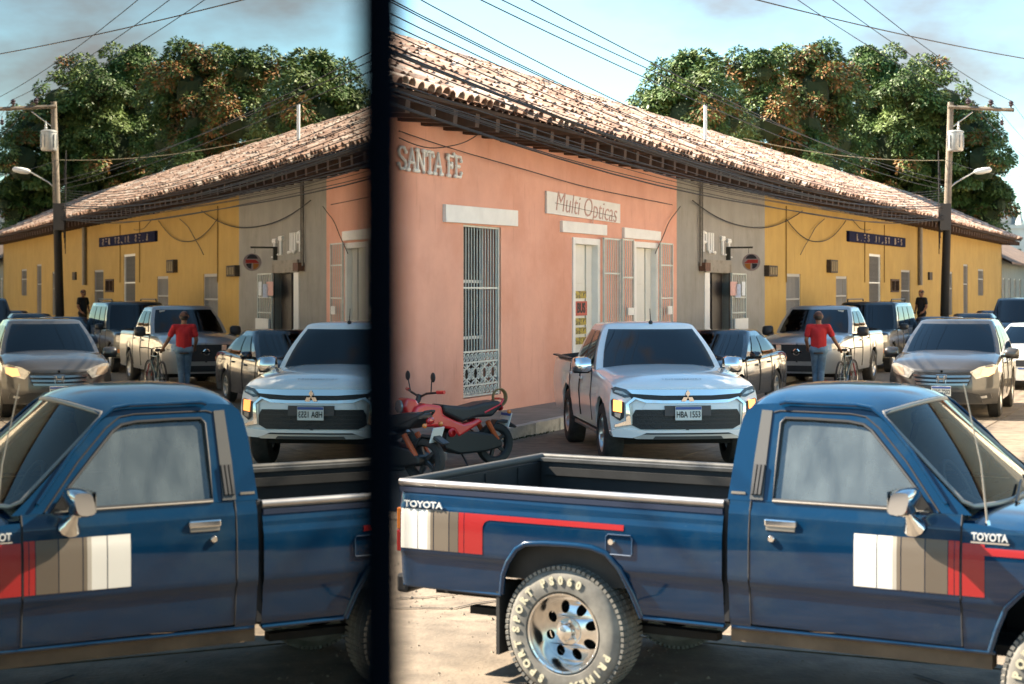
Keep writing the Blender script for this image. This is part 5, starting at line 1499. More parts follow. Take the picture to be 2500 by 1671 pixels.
M_rooft2 = mat('distant_brown_tile', (.20,.13,.09), .9, var=.35, vscale=1.5, bump=.6, bscale=9)
M_palegrey = mat('pale_grey_green', (.30,.31,.27), .9, var=.1, vscale=1)
x, y, _ = WP(S_END+2.2, -.4, 0)
plain_house('far_house', 'pale grey house with dark windows at the end of the row', (x,y,0), TH, 26, 8, 4.0, M_palegrey, M_rooft2,
            [(1.5+2.6*k,2.6+2.6*k,.2 if k%2 else 1.2,2.9) for k in range(9)])
# the other side of the street, beyond the right edge of the picture
M_cream = mat('cream_plaster', (.80,.70,.53), .85, var=.05, vscale=1.2)
M_terra = mat('terracotta_plaster', (.58,.30,.16), .85, var=.08, vscale=1.2)
for k, (s0, Ln, m, lb) in enumerate(((58,28,M_cream,'cream painted house across the street, nearest the far end'),(33,24.5,M_cream,'cream house across the street facing the grey and yellow walls'),(9,23.5,M_cream,'pale cream house across the street facing the pink house'))):
    x, y, _ = WP(s0+Ln, 11.5+0.0, 0)
    plain_house('far_house', lb, (x,y,0), TH+math.pi, Ln, 9, 5.4, m, M_rooft, [(1.8+4*q,3.2+4*q,.2 if q%2==0 else 1.0,3.0) for q in range(int(Ln/4.2))], 'houses across the street')
x, y, _ = WP(-39.5, 0, 0)  # unseen house, added to shade the ground left of the truck
plain_house('far_house', 'unseen white house near the cross street, left of the camera, added for shade', (x,y,0), TH, 27.5, 9, 4.8, mat('limewash',(.70,.68,.62),.85,var=.06), M_rooft, [(1.8+4*q,3.2+4*q,.2 if q%2==0 else 1.0,3.0) for q in range(6)], 'houses across the street')
pv2 = MB().box((-3,-11.5,-.1),(S_END+10,-10.0,.15)); o = row_obj(pv2, 'sidewalk_across', M_side); tag(o, kind='structure')
# church far behind
M_chw = mat('church_white', (.62,.60,.54), .8, var=.12, vscale=.6)
M_chg = mat('church_grey', (.26,.27,.27), .85, var=.15, vscale=.8)
Yc = 210.0
cx0 = (2466-1250)/4000*Yc
e = empty('church', (cx0, Yc, 0), R(8), 'white church with small pinnacles and a grey tower far behind the trees', 'church')
MB().box((-2.6,0,0),(3.4,14,10.2)).box((-2.9,-.2,10.2),(3.7,14.2,10.7)).build('nave', M_chw, e)
MB().box((-2.0,3,10.7),(3.0,10,12.0)).build('attic', M_chg, e)
for px_ in (-2.3, 1.6): MB().lathe([(.55,0),(.5,.5),(.3,.9),(.22,1.6),(.05,2.3),(0,2.4)], 10, axis='z', c=(px_,.6,10.7)).build('pinnacle', M_chw, e)
MB().box((-.9,2,10.7),(1.1,4,14.4)).box((-1.2,1.7,14.4),(1.4,4.3,14.8)).build('tower', M_chg, e)
MB().lathe([(.9,0),(.85,.7),(.5,1.3),(.2,1.7),(.12,2.4),(0,2.5)], 12, axis='z', c=(.1,3,14.8)).build('cupola', M_chw, e)
for k in range(4): MB().box((-2.3+1.5*k,-.05,5.8),(-1.5+1.5*k,.05,7.6)).build('window', mat('dark_pane',(.03,.035,.035),.15), e)

# ------------------------------------------------------------------ mango trees behind the roofs
M_leaf = [mat('mango_leaf', (.062,.115,.025), .55, var=.35, vscale=.9), mat('mango_leaf_light', (.13,.185,.05), .55, var=.3, vscale=.9),
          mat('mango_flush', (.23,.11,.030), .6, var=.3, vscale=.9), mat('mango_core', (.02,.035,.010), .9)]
M_bark = mat('bark', (.09,.065,.045), .9, var=.3, vscale=5, bump=.5, bscale=12)
def mango(name, label, lobes, base, seed):
    rr = random.Random(seed)
    e = empty(name, (base[0], base[1], 0), 0, label, 'tree', 'mango trees behind the roofs')
    LV = MB(); C = []
    for (u, v, rp, Y, red) in lobes:
        c = Vector(((u-1250)/4000*Y, Y, HC-(v-712)/4000*Y)) - Vector((base[0], base[1], 0)); r = rp/4000*Y
        C.append((c, r))
        # dark inner mass
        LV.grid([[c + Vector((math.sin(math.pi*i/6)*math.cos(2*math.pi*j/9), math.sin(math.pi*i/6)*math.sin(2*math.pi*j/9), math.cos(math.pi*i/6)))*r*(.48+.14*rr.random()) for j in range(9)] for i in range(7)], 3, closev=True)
        # sub clumps on the lobe
        ncl = max(8, int(r*r*7.5))
        for _ in range(ncl):
            z_ = rr.uniform(-.75,1); a = rr.uniform(0,2*math.pi); q = math.sqrt(max(0,1-z_*z_))
            d = Vector((q*math.cos(a), q*math.sin(a), z_))
            cc = c + d*r*rr.uniform(.72,1.0); cr_ = rr.uniform(.42,.80)
            cm = 2 if rr.random() < red else (1 if rr.random() < .4 else 0)
            for _ in range(int(210*(cr_/.55)**2)):
                z2 = rr.uniform(-.35,1); a2 = rr.uniform(0,2*math.pi); q2 = math.sqrt(max(0,1-z2*z2))
                d2 = (Vector((q2*math.cos(a2), q2*math.sin(a2), z2)) + d*.35).normalized()
                p = cc + d2*cr_*rr.uniform(.72,1)
                dr = (d2*.8 + Vector((rr.uniform(-.5,.5), rr.uniform(-.5,.5), -rr.uniform(.3,1.0)))).normalized()
                sd = dr.cross(d2 + Vector((rr.uniform(-.4,.4),rr.uniform(-.4,.4),.1)))
                if sd.length < .05: sd = dr.cross(Vector((1,.3,.2)))
                sd.normalize()
                ln = rr.uniform(.15,.27); wd = ln*.24
                m = cm if rr.random() < (.9 if cm < 2 else .58) else rr.choice((0,1))
                LV.add([p, p+dr*ln*.45+sd*wd, p+dr*ln, p+dr*ln*.45-sd*wd], [(0,1,2,3)], m)
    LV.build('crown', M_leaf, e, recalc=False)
    hmin = min(c.z for c, r in C)
    tk = MB()
    tk.tube([(0,0,-.2),(.1,.05,1.5),(.0,.1,3.0),(-.1,0,hmin+.5)], [.55,.42,.38,.30], 10)
    tk.build('trunk', M_bark, e, smooth=60)
    for c, r in C[::2]:
        MB().tube([(-.05,0,min(hmin,3.2)), Vector((c.x*.35,c.y*.35,(hmin+c.z)/2+.3)), c], [.22,.14,.05], 6).build('limb', M_bark, e, smooth=60)
    return e
la = [(1640,215,52),(1700,195,55),(1735,240,55),(1608,268,48),(1668,285,66),(1730,310,60),(1600,320,45),(1655,345,55),(1780,300,45),(1590,250,30),(1660,180,30)]
mango('mango_tree', 'smaller light green mango tree at left, above the pink house ridge', [(u,v,r,74+rnd.uniform(-2,2),.08) for u,v,r in la], (9.0,75.5), 11)
lb = [(1955,160,48),(2005,155,42),(1985,225,75),(1915,225,62),(1850,215,48),(1815,240,40),(1800,175,38),(1865,178,38),(1880,300,80),(1960,315,85),(2040,250,75),(2030,350,80),(1830,330,58),(1850,400,75),(1940,400,78),(2020,430,70),(1900,470,60),(1985,480,55),(1790,350,40)]
mango('mango_tree', 'broad mango tree with rusty red young leaves in the middle', [(u,v,r,84+rnd.uniform(-3,3),.40 if u<2060 and v>170 else .15) for u,v,r in lb], (15.5,85.5), 12)
lc = [(2095,190,60),(2150,180,58),(2215,215,60),(2265,200,50),(2310,250,62),(2140,260,90),(2230,290,90),(2330,330,85),(2380,330,60),(2400,400,72),(2425,460,52),(2300,400,100),(2180,370,95),(2100,420,85),(2250,470,90),(2350,480,85),(2410,530,58),(2150,490,80),(2080,500,60),(2220,560,70),(2330,560,70),(2120,330,70),(2440,500,30),(2395,290,30)]
mango('mango_tree', 'large dark green mango tree at right, behind the utility pole', [(u,v,r,92+rnd.uniform(-3,3),.06 if u>2150 else .18) for u,v,r in lc], (22.5,93.5), 13)

# ------------------------------------------------------------------ utility pole
PN = 1.30; s_p = SU(2304, PN); pb = Vector(WP(s_p, PN, 0))
pole = empty('utility_pole', (pb.x, pb.y, .36), 0, 'weathered utility pole with crossarm, transformer and street lamp by the yellow house', 'utility pole')
M_pole = mat('pole_wood', (.20,.165,.125), .9, var=.3, vscale=3, stain=(.08,.065,.05), sscale=2)
def pw(u, v): return Vector(((u-1250)/4000*pb.y, pb.y, HC-(v-712)/4000*pb.y)) - Vector((pb.x, pb.y, .36))
M_steel = mat('galvanised', (.42,.42,.40), .5, .5, var=.15, vscale=8)
ptop = pw(2321, 250)
MB().tube([(0,0,-.3), ptop*.5, ptop], [.16,.14,.11], 10).build('shaft', M_pole, pole, smooth=60)
MB().tube([(0,0,-.3), ptop*.28, ptop*.52], [.168,.158,.146], 10).build('painted_base', mat('pole_tar',(.018,.016,.013),.8), pole, smooth=60)
ca, cb = pw(2312,262), pw(2473,270)
MB().tube([ca+Vector((0,-.12,0)), cb+Vector((.0,-.12,0))], .075, 4).build('crossarm', M_pole, pole)
MB().tube([pw(2325,310)+Vector((0,-.12,0)), pw(2372,275)+Vector((0,-.12,0))], .025, 5).build('brace', M_steel, pole)
ins_me = MB().lathe([(.0,.26),(.05,.24),(.11,.17),(.06,.14),(.11,.08),(.05,.05),(.025,0),(.025,-.1)], 10, axis='z').mesh('insulator', mat('insulator_dark',(.05,.035,.04),.3), smooth=50)
INS = []
for u in (2362, 2417, 2466):
    p = ca + (cb-ca)*((u-2312)/(2473-2312)) + Vector((0,-.12,.1)); inst('insulator', ins_me, p, parent=pole); INS.append(p + Vector((pb.x,pb.y,.36+.24)))
inst('insulator', ins_me, pw(2444,292)+Vector((0,-.12,0)), parent=pole, scale=(.8,.8,-1))
tc_ = pw(2323, 347) + Vector((.05,-.35,0))
tr = MB().lathe([(0,-.38),(.26,-.38),(.29,-.34),(.29,.30),(.31,.31),(.31,.36),(.22,.40),(0,.42)], 20, axis='z', c=tc_).build('transformer', M_steel, pole, smooth=50)
for k in range(10):
    a = 2*math.pi*k/10; MB().cbox(tc_+Vector((.30*math.cos(a),.30*math.sin(a),-.02)), (.05,.012,.5), rot=Matrix.Rotation(a,3,'Z')).build('fin', M_steel, tr)
MB().lathe([(.035,0),(.06,.05),(.035,.1),(.055,.15),(.03,.2),(.02,.32)], 8, axis='z', c=tc_+Vector((.12,0,.42))).build('bushing', M_steel, tr)
la_, lb2 = pw(2332,447), pw(2378,421)
MB().tube([pw(2316,462), la_, lb2], .03, 6).build('lamp_arm', M_steel, pole)
lh = MB(); d_ = (pw(2421,414)-lb2)
lh.tube([lb2, lb2+d_*.15, lb2+d_*.5, lb2+d_*.9, lb2+d_], [.05,.11,.13,.10,.03], 10).build('lamp_head', mat('lamp_head_white',(.66,.66,.62),.4), pole, smooth=60)
MB().box((-.2,-.24,.36+4.1-.36),(.22,-.05,5.1)).build('junction_box', M_dark, pole)
# coils and drops of cable on the pole
q = MB()
for k in range(5):
    q.tube([(-.22+.02*k,-.16,3.2+.2*k),(-.24,-.18,5.0),(-.16-.02*k,-.14,6.3+.2*k)], .014, 4)
q.build('cable_drop', M_cable, pole)

# ------------------------------------------------------------------ overhead cables
def cable(A, B, sag, r=.012, n=22, wob=0.0, label=None, group=None, m=None):
    A, B = Vector(A), Vector(B); pts = []
    ph = rnd.uniform(0,6)
    for i in range(n+1):
        t = i/n; p = A + (B-A)*t; p.z -= sag*4*t*(1-t)
        if wob: p += Vector((NX,NY,0))*wob*math.sin(ph+t*9) + Vector((0,0,wob*.7*math.sin(ph*2+t*13)))
        pts.append(p)
    o = MB().tube(pts, r, 5).build('overhead_cable', m or M_cable, smooth=60)
    o.location = A; o.data.transform(Matrix.Translation(-A))
    tag(o, label, 'cable', group)
    return o
G1 = 'cables strung along the eaves'
s0c, s1c = -4.0, s_p
for k in range(6):       # upper bundle
    dn = rnd.uniform(-.12,.12); dz = rnd.uniform(-.10,.10)
    cable(WP(s0c,1.45+dn,5.85+dz), WP(s1c,1.30+dn*.3,5.35+dz*.8), 1.05+rnd.uniform(-.08,.08), rnd.choice((.008,.011,.017)), wob=.03, label='black cable in the upper bundle crossing in front of the tiled eaves', group=G1)
for k in range(9):      # lower bundle
    dn = rnd.uniform(-.16,.16); dz = rnd.uniform(-.14,.14)
    cable(WP(s0c,1.50+dn,5.05+dz), WP(s1c,1.30+dn*.3,4.9+dz*.8), .75+rnd.uniform(-.16,.16), rnd.choice((.007,.009,.014)), wob=.055, label='black cable in the lower bundle sagging just under the eaves', group='cables sagging under the eaves')
for k in range(6):       # fan rising at the near end
    cable(WP(s0c,1.5+rnd.uniform(-.2,.2),6.2+.14*k), WP(s1c,1.3,5.5+.1*k), 1.1+.05*k, .009, label='%s of the thin cables fanning up at left above the eaves bundle' % ('lowest','second lowest','third lowest','third highest','second highest','highest')[k], group='thin cables above the bundle')
for k, (uA, vA, uB, vB) in enumerate(((1060,0,1603,208),(1207,0,1627,170),(968,7,1579,239))):
    z0 = 6.25+.12*k; n_ = (2.0,2.6,1.6)[k]
    cable(WP(-14,n_,z0+.95), WP(s1c,1.3,6.0+.18*k), .75, .010, label='%s of three service wires drawn across the sky above the ridge' % ('lowest','middle','highest')[k], group='wires over the ridge')
for k in range(3):
    p = INS[k]; q_ = Vector((p.x, p.y, p.z)) - Vector((DX,DY,0))*62 + Vector((0,0,.6))
    cable(p, q_, .9, .011, label='power line crossing the right sky from the %s crossarm insulator' % ('innermost','middle','outermost')[k], group='power lines on the crossarm')
    q2 = Vector((p.x, p.y, p.z)) + Vector((DX,DY,0))*55
    cable(p, q2, .9, .010, label='power line running on towards the church from the %s insulator' % ('innermost','middle','outermost')[k], group='power lines beyond the pole')
def PX(u, v, Y): return ((u-1250)/4000*Y, Y, HC-(v-712)/4000*Y)
cable(PX(1700,-38,26), PX(2640,165,42), .12, .012, label='single wire slung across the street at upper right')
pt = pb + Vector((0,0,.36))
cable(PX(1815,338,62), pt+Vector(pw(2305,392)), .25, .014, label='pale cable from the roof to the pole in front of the trees', m=mat('pale_cable',(.30,.25,.16),.7))
cable(PX(2310,392,60.4), PX(2520,430,75), .2, .010, label='thin wire leaving the pole to the right below the transformer')
# loose loops on the walls
def loop(u0,v0,u1,v1,sag,n=.08,r=.010,lb='loose cable looped on the wall',grp='loose cables on the walls'):
    A = WP(SU(u0,n),n,ZV(u0,v0,n)); B = WP(SU(u1,n),n,ZV(u1,v1,n)); cable(A,B,sag,r,16,.01,lb,grp)
loop(975,338,1190,312,.22, n=.35, r=.009, lb='drooping black cable hanging above the SANTA FE letters', grp=None)
loop(975,320,1640,500,.10, r=.008, lb='thin wire running down the pink wall from the lamp to the grey wall', grp=None)
loop(1660,505,1600,620,-.1, r=.010, lb='cable slanting down from the grey wall corner to the right door', grp=None)
loop(1690,490,1960,515,.55, r=.014, lb='sagging cable hanging below the eave of the grey house', grp=None)
loop(1920,535,2065,540,.65, r=.013, lb='cable looping down over the yellow wall left of the blue sign', grp=None)
loop(2012,535,1955,622,-.12, r=.012, lb='cable slanting down the yellow wall between the windows', grp=None)
loop(2080,535,2125,560,.15, r=.010, lb='short cable hanging just above the blue sign', grp=None)

# ------------------------------------------------------------------ mirror panel beside the lens
def mirror_mat():
    m = bpy.data.materials.new('silvered_mirror'); m.use_nodes = True; n = m.node_tree; n.nodes.clear()
    o = n.nodes.new('ShaderNodeOutputMaterial'); g_ = n.nodes.new('ShaderNodeBsdfGlossy')
    g_.inputs['Color'].default_value = (.55,.54,.51,1); g_.inputs['Roughness'].default_value = .006
    n.links.new(g_.outputs[0], o.inputs['Surface']); return m
mk = -0.00475
e = empty('mirror_panel', (-.056, .1, 0), math.atan2(1, mk) - math.pi/2, 'upright mirror panel with a dark edge right beside the camera, reflecting the street', 'mirror')
MB().box((-.016,-.6,.05),(0,.627,3.1)).build('mirror_glass', mirror_mat(), e)
M_edge = mat('mirror_edge', (.003,.005,.009), .9, spec=0.0)
MB().box((-.020,.627,.0),(.0100,.643,3.15)).build('edge_strip', M_edge, e)
MB().box((-.020,-.64,.0),(.004,-.60,3.15)).build('edge_strip', M_edge, e)
MB().box((-.020,-.60,.0),(.004,.627,.05)).build('bottom_rail', M_edge, e)
MB().box((-.020,-.60,3.1),(.004,.627,3.15)).build('top_rail', M_edge, e)
# ------------------------------------------------------------------ motorcycles
def moto(name, label, loc, hd, body_m, seat_m, accent, detail=True):
    e = empty(name, (loc[0],loc[1],0), hd, label, 'motorcycle', 'motorcycles at the kerb'); e.scale = (1.1,1.1,1.1)
    def wheel(x, r, w):
        t = MB().lathe([(r-.075,-w/2*.8),(r-.05,-w/2),(r-.012,-w/2*.85),(r,-w/2*.4),(r,w/2*.4),(r-.012,w/2*.85),(r-.05,w/2),(r-.075,w/2*.8)], 28, c=(0,0,0)).build('wheel', M_tyre, e, smooth=40)
        t.location = (x,0,r)
        q = MB().lathe([(r-.075,-w*.35),(r-.09,-w*.2),(r-.09,w*.2),(r-.075,w*.35)], 24)
        for k in range(5):
            a = 2*math.pi*k/5; q.cbox((math.cos(a)*(r-.09)/2,0,math.sin(a)*(r-.09)/2), ((r-.08),.035,.035), rot=Matrix.Rotation(-a,3,'Y'))
        q.build('rim', M_dark, t)
    wheel(0,.235,.11); wheel(1.27,.255,.10)
    MB().prism([(1.16,.61),(1.10,.70),(1.0,.735),(.785,.70),(.757,.60),(.62,.535),(.496,.49),(.38,.51),(.30,.545),(.234,.50),(.40,.42),(.565,.336),(.63,.424),(.85,.47),(1.05,.47),(1.12,.53)], -.15, .15, 'y').build('body_shell', body_m, e, bevel=.03, seg=3)
    MB().prism([(.77,.715),(.63,.69),(.43,.672),(.22,.712),(.03,.725),(-.03,.70),(-.02,.66),(.11,.55),(.30,.552),(.51,.505),(.757,.615)], -.14, .14, 'y').build('seat', seat_m, e, bevel=.035, seg=3)
    for sd in (-1,1):
        MB().tube([(.22,sd*.135,.60),(.0,sd*.13,.69),(-.06,sd*.09,.735),(-.08,0,.74)], .013, 6).build('grab_rail', accent, e)
        MB().tube([(.17,sd*.12,.50),(.02,sd*.11,.27)], [.03,.028], 8).build('shock_absorber', mat('spring_orange',(.50,.09,.02),.5), e)
        MB().tube([(1.10,sd*.09,.66),(1.27,sd*.09,.26)], .022, 8).build('fork', M_dark, e)
        MB().tube([(.98,sd*.02,.80),(.99,sd*.16,.84),(.93,sd*.34,.86)], .013, 6).build('handlebar', M_dark, e)
        MB().tube([(.94,sd*.30,.86),(.91,sd*.40,.865)], .021, 8).build('grip', accent, e)
        MB().tube([(.97,sd*.22,.85),(.98,sd*.25,.98)], .007, 5).build('mirror_stem', M_dark, e)
        MB().ball((.975,sd*.27,1.02),.05,10,8,sc=(.4,.9,1.1)).build('rear_view_mirror', M_dark, e, smooth=60)
        MB().ball((-.10,sd*.15,.60),.026,8,6).build('indicator', M_amber, e)
        MB().lathe([(0,-.02),(.045,-.02),(.05,0),(.03,.02)], 14, c=(.66,sd*.165,.40)).build('side_cap', accent, e)
    MB().tube([(1.02,0,.72),(.98,0,.82)], .03, 8).build('steering_head', M_dark, e)
    MB().prism([(1.10,.60),(1.20,.62),(1.24,.70),(1.20,.80),(1.08,.78),(1.03,.70)], -.10, .10, 'y').build('headlight_cowl', body_m, e, bevel=.03, seg=3)
    MB().lathe([(0,.03),(.07,.02),(.075,0)], 16, axis='x', c=(1.235,0,.70)).build('headlight', M_clear, e)
    MB().prism([(1.05,.50),(1.18,.545),(1.36,.535),(1.52,.46),(1.50,.45),(1.34,.51),(1.18,.52),(1.06,.48)], -.055, .055, 'y').build('front_mudguard', body_m, e, bevel=.008)
    MB().prism([(.10,.36),(.0,.505),(-.14,.50),(-.27,.42),(-.25,.40),(-.13,.465),(.0,.475),(.08,.35)], -.065, .065, 'y').build('rear_mudguard', M_dark, e, bevel=.01)
    en = MB().prism([(.72,.40),(.62,.45),(.40,.40),(.10,.36),(-.02,.28),(-.02,.20),(.2,.16),(.55,.15),(.74,.22)], -.14, .14, 'y').build('engine', mat('engine_black',(.022,.021,.02),.45,.3), e, bevel=.025, seg=2)
    MB().lathe([(0,-.03),(.09,-.03),(.10,0),(.10,.02)], 18, c=(.26,-.14,.30)).build('crankcase_cover', M_dark, en)
    MB().tube([(.70,-.09,.20),(.4,-.13,.15),(.1,-.15,.20),(-.15,-.15,.27)], [.018,.02,.045,.045], 8).build('exhaust', M_brake, e, smooth=60)
    MB().tube([(.45,.0,.16),(.42,.12,.0)], .012, 5).build('side_stand', M_dark, e)
    MB().ball((-.07,0,.64),.05,10,6,sc=(.6,1.4,.8)).build('tail_light', M_redlens, e)
    pl = MB().cbox((-.15,0,.50),(.01,.20,.16), rot=Matrix.Rotation(R(-18),3,'Y')).build('number_plate', M_plate, e)
    MB().cbox((-.158,0,.56),(.008,.19,.03), rot=Matrix.Rotation(R(-18),3,'Y')).build('blue_strip', M_plateblue, pl)
    return e
M_redp = paint('red_scooter_paint', (.72,.02,.02), 0, .3)
M_blkp = paint('black_scooter_paint', (.02,.02,.022), 0, .3)
M_seatb = mat('seat_vinyl', (.02,.019,.019), .5, bump=.1)
moto('motorcycle', 'red motorcycle with black seat parked at the kerb below the barred window', (-.22,20.4), heading_of(-.83,-.56), M_redp, M_seatb, M_redp)
moto('motorcycle', 'dark motorcycle with its number plate towards us, nearest the mirror edge', (-.98,18.35), heading_of(-.86,.50), M_blkp, M_seatb, mat('grip_black',(.02,.02,.02),.7))
# rope coil hung on the rear rack of the red one
rc = MB(); 
for k in range(4): rc.tube([(.09*math.cos(a)*(1+.04*k), .015*k-.02, .10*math.sin(a)*(1+.03*k)) for a in np.linspace(0,2*math.pi,21)[:-1]], .009, 5, closed=True)
o = rc.build('rope_coil', mat('rope_tan',(.24,.17,.075),.9), smooth=60); o.location = (-.22+.06, 20.4+.03, .83); o.rotation_euler = (0,0,heading_of(-.83,-.56)); tag(o, 'coil of tan rope hung on the red motorcycle rack', 'rope')

# ------------------------------------------------------------------ people
def capsules(segs, name, m, parent, vox=.012, sm=6):
    mb = MB()
    for a, b, r0, r1 in segs:
        a, b = Vector(a), Vector(b); d = (b-a); n = 5
        path = [a - d.normalized()*r0*.55] + [a + d*t for t in np.linspace(0,1,n)] + [b + d.normalized()*r1*.55]
        rad = [r0*.72] + [r0+(r1-r0)*t for t in np.linspace(0,1,n)] + [r1*.72]
        mb.tube(path, rad, 12)
        mb.ball(a, r0, 12, 8); mb.ball(b, r1, 12, 8)
    o = mb.build(name, m, parent)
    rm = o.modifiers.new('remesh', 'REMESH'); rm.mode = 'VOXEL'; rm.voxel_size = vox; rm.use_smooth_shade = True
    s_ = o.modifiers.new('smooth', 'SMOOTH'); s_.factor = .5; s_.iterations = sm
    return o
M_skin = mat('brown_skin', (.26,.125,.07), .55, var=.08, vscale=9)
M_hair = mat('dark_hair', (.02,.016,.014), .6)
def person(name, label, loc, rz, J, shirt, trou, shoe, cap=None, scale=1.0, sleeve=.55):
    """facing +y; x to the person's right"""
    e = empty(name, loc, rz, label, 'person'); e.scale = (scale,)*3
    P = lambda k: Vector(J[k])
    seg = [(P('pel'),P('che'),.09,.10),(P('che'),P('nec'),.09,.052),(P('nec'),P('hea')+Vector((0,0,-.06)),.055,.058),
           (P('hea')+Vector((0,-.012,.0)),P('hea')+Vector((0,.012,.045)),.084,.082),(P('hea')+Vector((0,.045,-.07)),P('hea')+Vector((0,.05,-.02)),.045,.058)]
    seg += [(P('hea')+Vector((0,.095,-.03)),P('hea')+Vector((0,.105,-.045)),.012,.015)]                       # nose
    for sx in (-1,1): seg += [(P('hea')+Vector((sx*.082,-.005,-.015)),P('hea')+Vector((sx*.086,-.01,.02)),.016,.018)]   # ears
    for s_ in 'LR':
        sg = -1 if s_ == 'L' else 1
        seg += [(P('nec')+Vector((sg*.05,0,-.06)),P('sh'+s_),.06,.062),(P('sh'+s_),P('el'+s_),.055,.042),(P('el'+s_),P('wr'+s_),.042,.028)]
        seg += [(P('hip'+s_),P('kn'+s_),.085,.058),(P('kn'+s_),P('an'+s_),.058,.036),(P('an'+s_),P('an'+s_)+Vector((0,.14,-.05)),.038,.03)]
        w, h2 = P('wr'+s_), P('ha'+s_)
        d = (h2-w).normalized(); side = d.cross(Vector((0,0,1)) if abs(d.z) < .9 else Vector((0,1,0))).normalized(); nn = d.cross(side)
        seg += [(w, w+d*.07, .028, .034)]
        for k, (off, ln) in enumerate(((-.027,.060),(-.009,.072),(.009,.068),(.026,.052))):
            b0 = w+d*.075+side*off; b1 = b0+d*ln*.6+nn*.012; b2 = b1+d*ln*.3+nn*.028
            seg += [(b0,b1,.0095,.009),(b1,b2,.009,.008)]
        seg += [(w+d*.02+side*(-.03), w+d*.055+side*(-.052)+nn*.02, .012,.010),(w+d*.055+side*(-.052)+nn*.02, w+d*.085+side*(-.045)+nn*.035,.010,.009)]
    body = capsules(seg, 'body', M_skin, e, .0085, 2)
    for sx in (-1,1): MB().ball(P('hea')+Vector((sx*.033,.083,.005)), .012, 8, 6).build('eye', M_plate, e)
    MB().cbox(P('hea')+Vector((0,.097,-.075)), (.045,.01,.010)).build('mouth', mat('lip',(.20,.06,.05),.5), e)
    ts = [(P('pel')+Vector((0,0,-.0)),P('che'),.125,.135),(P('che'),P('nec')+Vector((0,0,-.05)),.135,.072)]
    for s_ in 'LR':
        sg = -1 if s_ == 'L' else 1
        ts += [(P('nec')+Vector((sg*.04,0,-.07)),P('sh'+s_),.068,.070),(P('che')+Vector((sg*.055,0,.05)),P('pel')+Vector((sg*.06,0,-.0)),.112,.105),
               (P('sh'+s_),P('sh'+s_)+(P('el'+s_)-P('sh'+s_))*sleeve,.066,.066)]
    capsules(ts, 'shirt', shirt, e, .014, 5)
    tr_ = [(P('hipL'),P('hipR'),.118,.118),(P('pel')+Vector((-.03,0,-.02)),P('pel')+Vector((.03,0,-.02)),.125,.125)]
    for s_ in 'LR': tr_ += [(P('hip'+s_),P('kn'+s_),.094,.070),(P('kn'+s_),P('an'+s_)+Vector((0,0,.02)),.068,.054)]
    capsules(tr_, 'trousers', trou, e, .013, 5)
    for s_ in 'LR': capsules([(P('an'+s_)+Vector((0,-.03,-.045)),P('an'+s_)+Vector((0,.16,-.055)),.042,.038)], 'shoe', shoe, e, .010, 3)
    bl = MB().lathe([(.12,-.02),(.136,-.018),(.136,.012),(.12,.014)], 24, axis='z', c=P('pel')+Vector((0,0,-.10))); bl.build('belt', mat('belt_brown',(.04,.025,.015),.6), e)
    if cap:
        c_ = MB(); hc = P('hea')+Vector((0,0,.03))
        c_.grid([[hc+Vector((.096*math.sin(t)*math.cos(a), .104*math.sin(t)*math.sin(a), .082*math.cos(t))) for a in np.linspace(0,2*math.pi,21)[:-1]] for t in np.linspace(0.01,math.pi*.54,7)], closev=True)
        c_.grid([[hc+Vector((.07*x, .085+.09*t*(1-x*x*.35), .0-.02*t)) for t in (0,.5,1)] for x in np.linspace(-1,1,9)])
        c_.build('cap', cap, e, smooth=60)
        MB().grid([[P('hea')+Vector((.089*math.sin(t)*math.cos(a), -.004+.098*math.sin(t)*math.sin(a), .098*math.cos(t)-.0)) for a in np.linspace(math.pi*1.02,math.pi*1.98,15)] for t in np.linspace(math.pi*.40,math.pi*.72,5)]).build('hair', M_hair, e, smooth=60)
    else:
        MB().grid([[P('hea')+Vector((.093*math.sin(t)*math.cos(a), -.008+.10*math.sin(t)*math.sin(a), .02+.10*math.cos(t))) for a in np.linspace(0,2*math.pi,21)[:-1]] for t in np.linspace(0.01,math.pi*.52,7)], closev=True).build('hair', M_hair, e, smooth=60)
    return e
M_redshirt = mat('red_polo', (.50,.022,.025), .85, var=.15, vscale=7, bump=.5, bscale=7)
M_jeans = mat('faded_jeans', (.125,.205,.285), .9, var=.35, vscale=6, bump=.5, bscale=9)
M_navy = mat('navy_cloth', (.012,.014,.020), .9)
JA = dict(pel=(0,0,.97),che=(0,.0,1.27),nec=(0,0,1.475),hea=(-.005,.02,1.615),shL=(-.195,0,1.405),elL=(-.255,.0,1.14),wrL=(-.225,.13,.96),haL=(-.20,.21,.93),
          shR=(.195,0,1.405),elR=(.315,.03,1.15),wrR=(.425,.10,.955),haR=(.455,.17,.92),hipL=(-.085,0,.93),knL=(-.075,.10,.52),anL=(-.06,.02,.09),hipR=(.085,0,.93),knR=(.06,.02,.50),anR=(.05,-.10,.10))
mx_, my_ = 6.40, 34.2
rzp = math.atan2(DY, DX) - math.pi/2
person('person', 'man in red shirt, blue jeans and cap walking away beside a bicycle', (mx_,my_,0), rzp*.55, JA, M_redshirt, M_jeans, mat('brown_shoe',(.05,.03,.02),.6), mat('brown_cap',(.10,.05,.035),.8), 1.0, .62)
JB = dict(JA); JB.update(elR=(.25,.02,1.14),wrR=(.20,.13,.95),haR=(.17,.20,.92),anL=(-.09,.0,.09),anR=(.09,.0,.09),knL=(-.09,.02,.5),knR=(.09,.02,.5))
x, y, _ = WP(SU(2250,.75), .75, 0)
person('person', 'person in dark clothes standing on the pavement by the yellow wall', (x,y,.36), rzp+R(140), JB, M_navy, M_navy, M_dark, None, 1.07, .55)

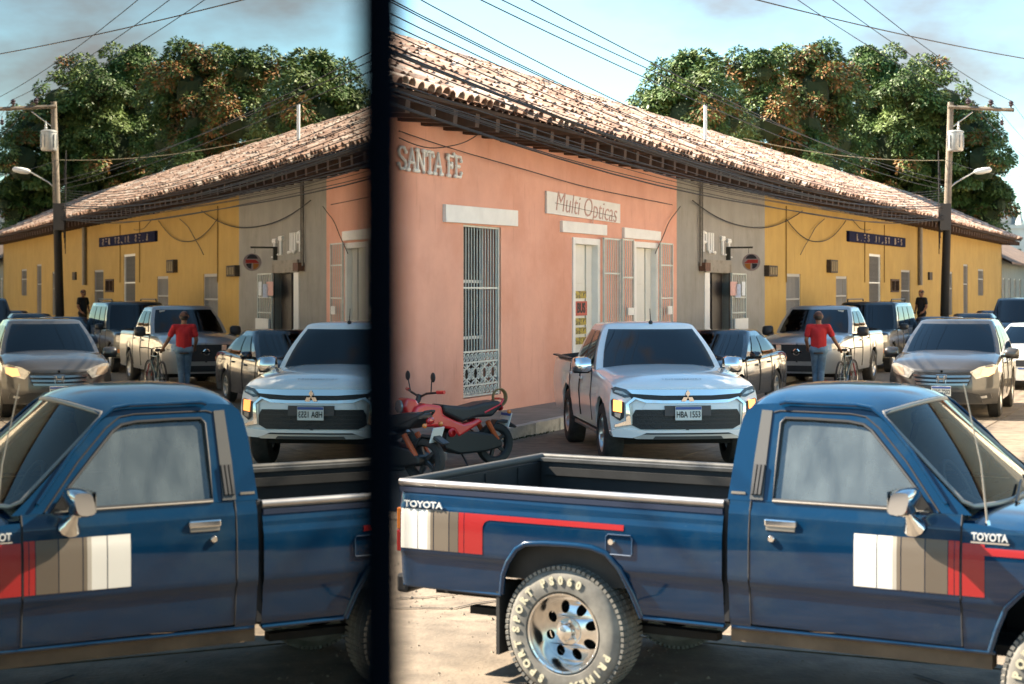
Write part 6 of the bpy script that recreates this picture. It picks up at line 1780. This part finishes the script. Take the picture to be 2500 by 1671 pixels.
# ------------------------------------------------------------------ bicycle held by the man
hb = rzp*.55 - R(14)
e = empty('bicycle', (mx_+.50*math.cos(rzp*.55), my_+.02, 0), hb + math.pi/2, 'dark bicycle held by its saddle at the side of the man in red', 'bicycle')
rw_ = .33
def bwheel(x):
    t = MB(); t.tube([(rw_*math.cos(a)-0, 0, rw_*math.sin(a)) for a in np.linspace(0,2*math.pi,41)[:-1]], .022, 8, closed=True)
    o = t.build('wheel', M_tyre, e, smooth=60); o.location = (x,0,rw_+.02)
    q = MB(); q.tube([(.305*math.cos(a),0,.305*math.sin(a)) for a in np.linspace(0,2*math.pi,33)[:-1]], .010, 6, closed=True)
    q.build('rim', M_alloy, o)
    for k in range(14):
        a = 2*math.pi*k/14; MB().tube([(0,0,0),(.30*math.cos(a),0,.30*math.sin(a))], .002, 3).build('spoke', M_alloy, o)
bwheel(-.10); bwheel(.92)
M_bk = mat('bike_frame_green', (.015,.06,.06), .4, coat=.6)
MB().tube([(.32,0,.32),(.18,0,.86)], .018, 8).tube([(.32,0,.32),(.76,0,.70)], .020, 8).tube([(.20,0,.78),(.74,0,.78)], .017, 8).build('frame', M_bk, e, smooth=60)
for sd in (-1,1):
    MB().tube([(-.10,sd*.05,.35),(.32,sd*.03,.32)], .010, 6).build('chain_stay', M_bk, e)
    MB().tube([(-.10,sd*.05,.35),(.19,sd*.02,.80)], .009, 6).build('seat_stay', M_bk, e)
    MB().tube([(.75,sd*.04,.62),(.92,sd*.05,.35)], .012, 6).build('fork', mat('fork_red',(.35,.03,.03),.4), e)
    MB().tube([(.70,0,.93),(.72,sd*.12,.96),(.66,sd*.27,.97)], .011, 6).build('handlebar', M_dark, e)
    MB().tube([(.32,sd*.03,.32),(.32+sd*.12,sd*.07,.32-sd*.12)], .010, 5).build('crank', M_dark, e)
MB().tube([(.76,0,.60),(.70,0,.93)], .018, 8).build('stem', M_dark, e)
MB().tube([(.18,0,.86),(.165,0,.92)], .013, 8).build('seat_post', M_alloy, e)
sd_ = MB(); sd_.grid([[(.165-.16+.30*t, w*f, .935+.015*math.cos(f*1.4)+.01*t) for f in (-1,-.5,0,.5,1)] for t, w in ((0,.05),(.1,.105),(.35,.10),(.6,.045),(.9,.025),(1,.01))])
o = sd_.build('saddle', mat('saddle_black',(.02,.02,.02),.6), e, smooth=60); so = o.modifiers.new('solid','SOLIDIFY'); so.thickness = .045; so.offset = -1
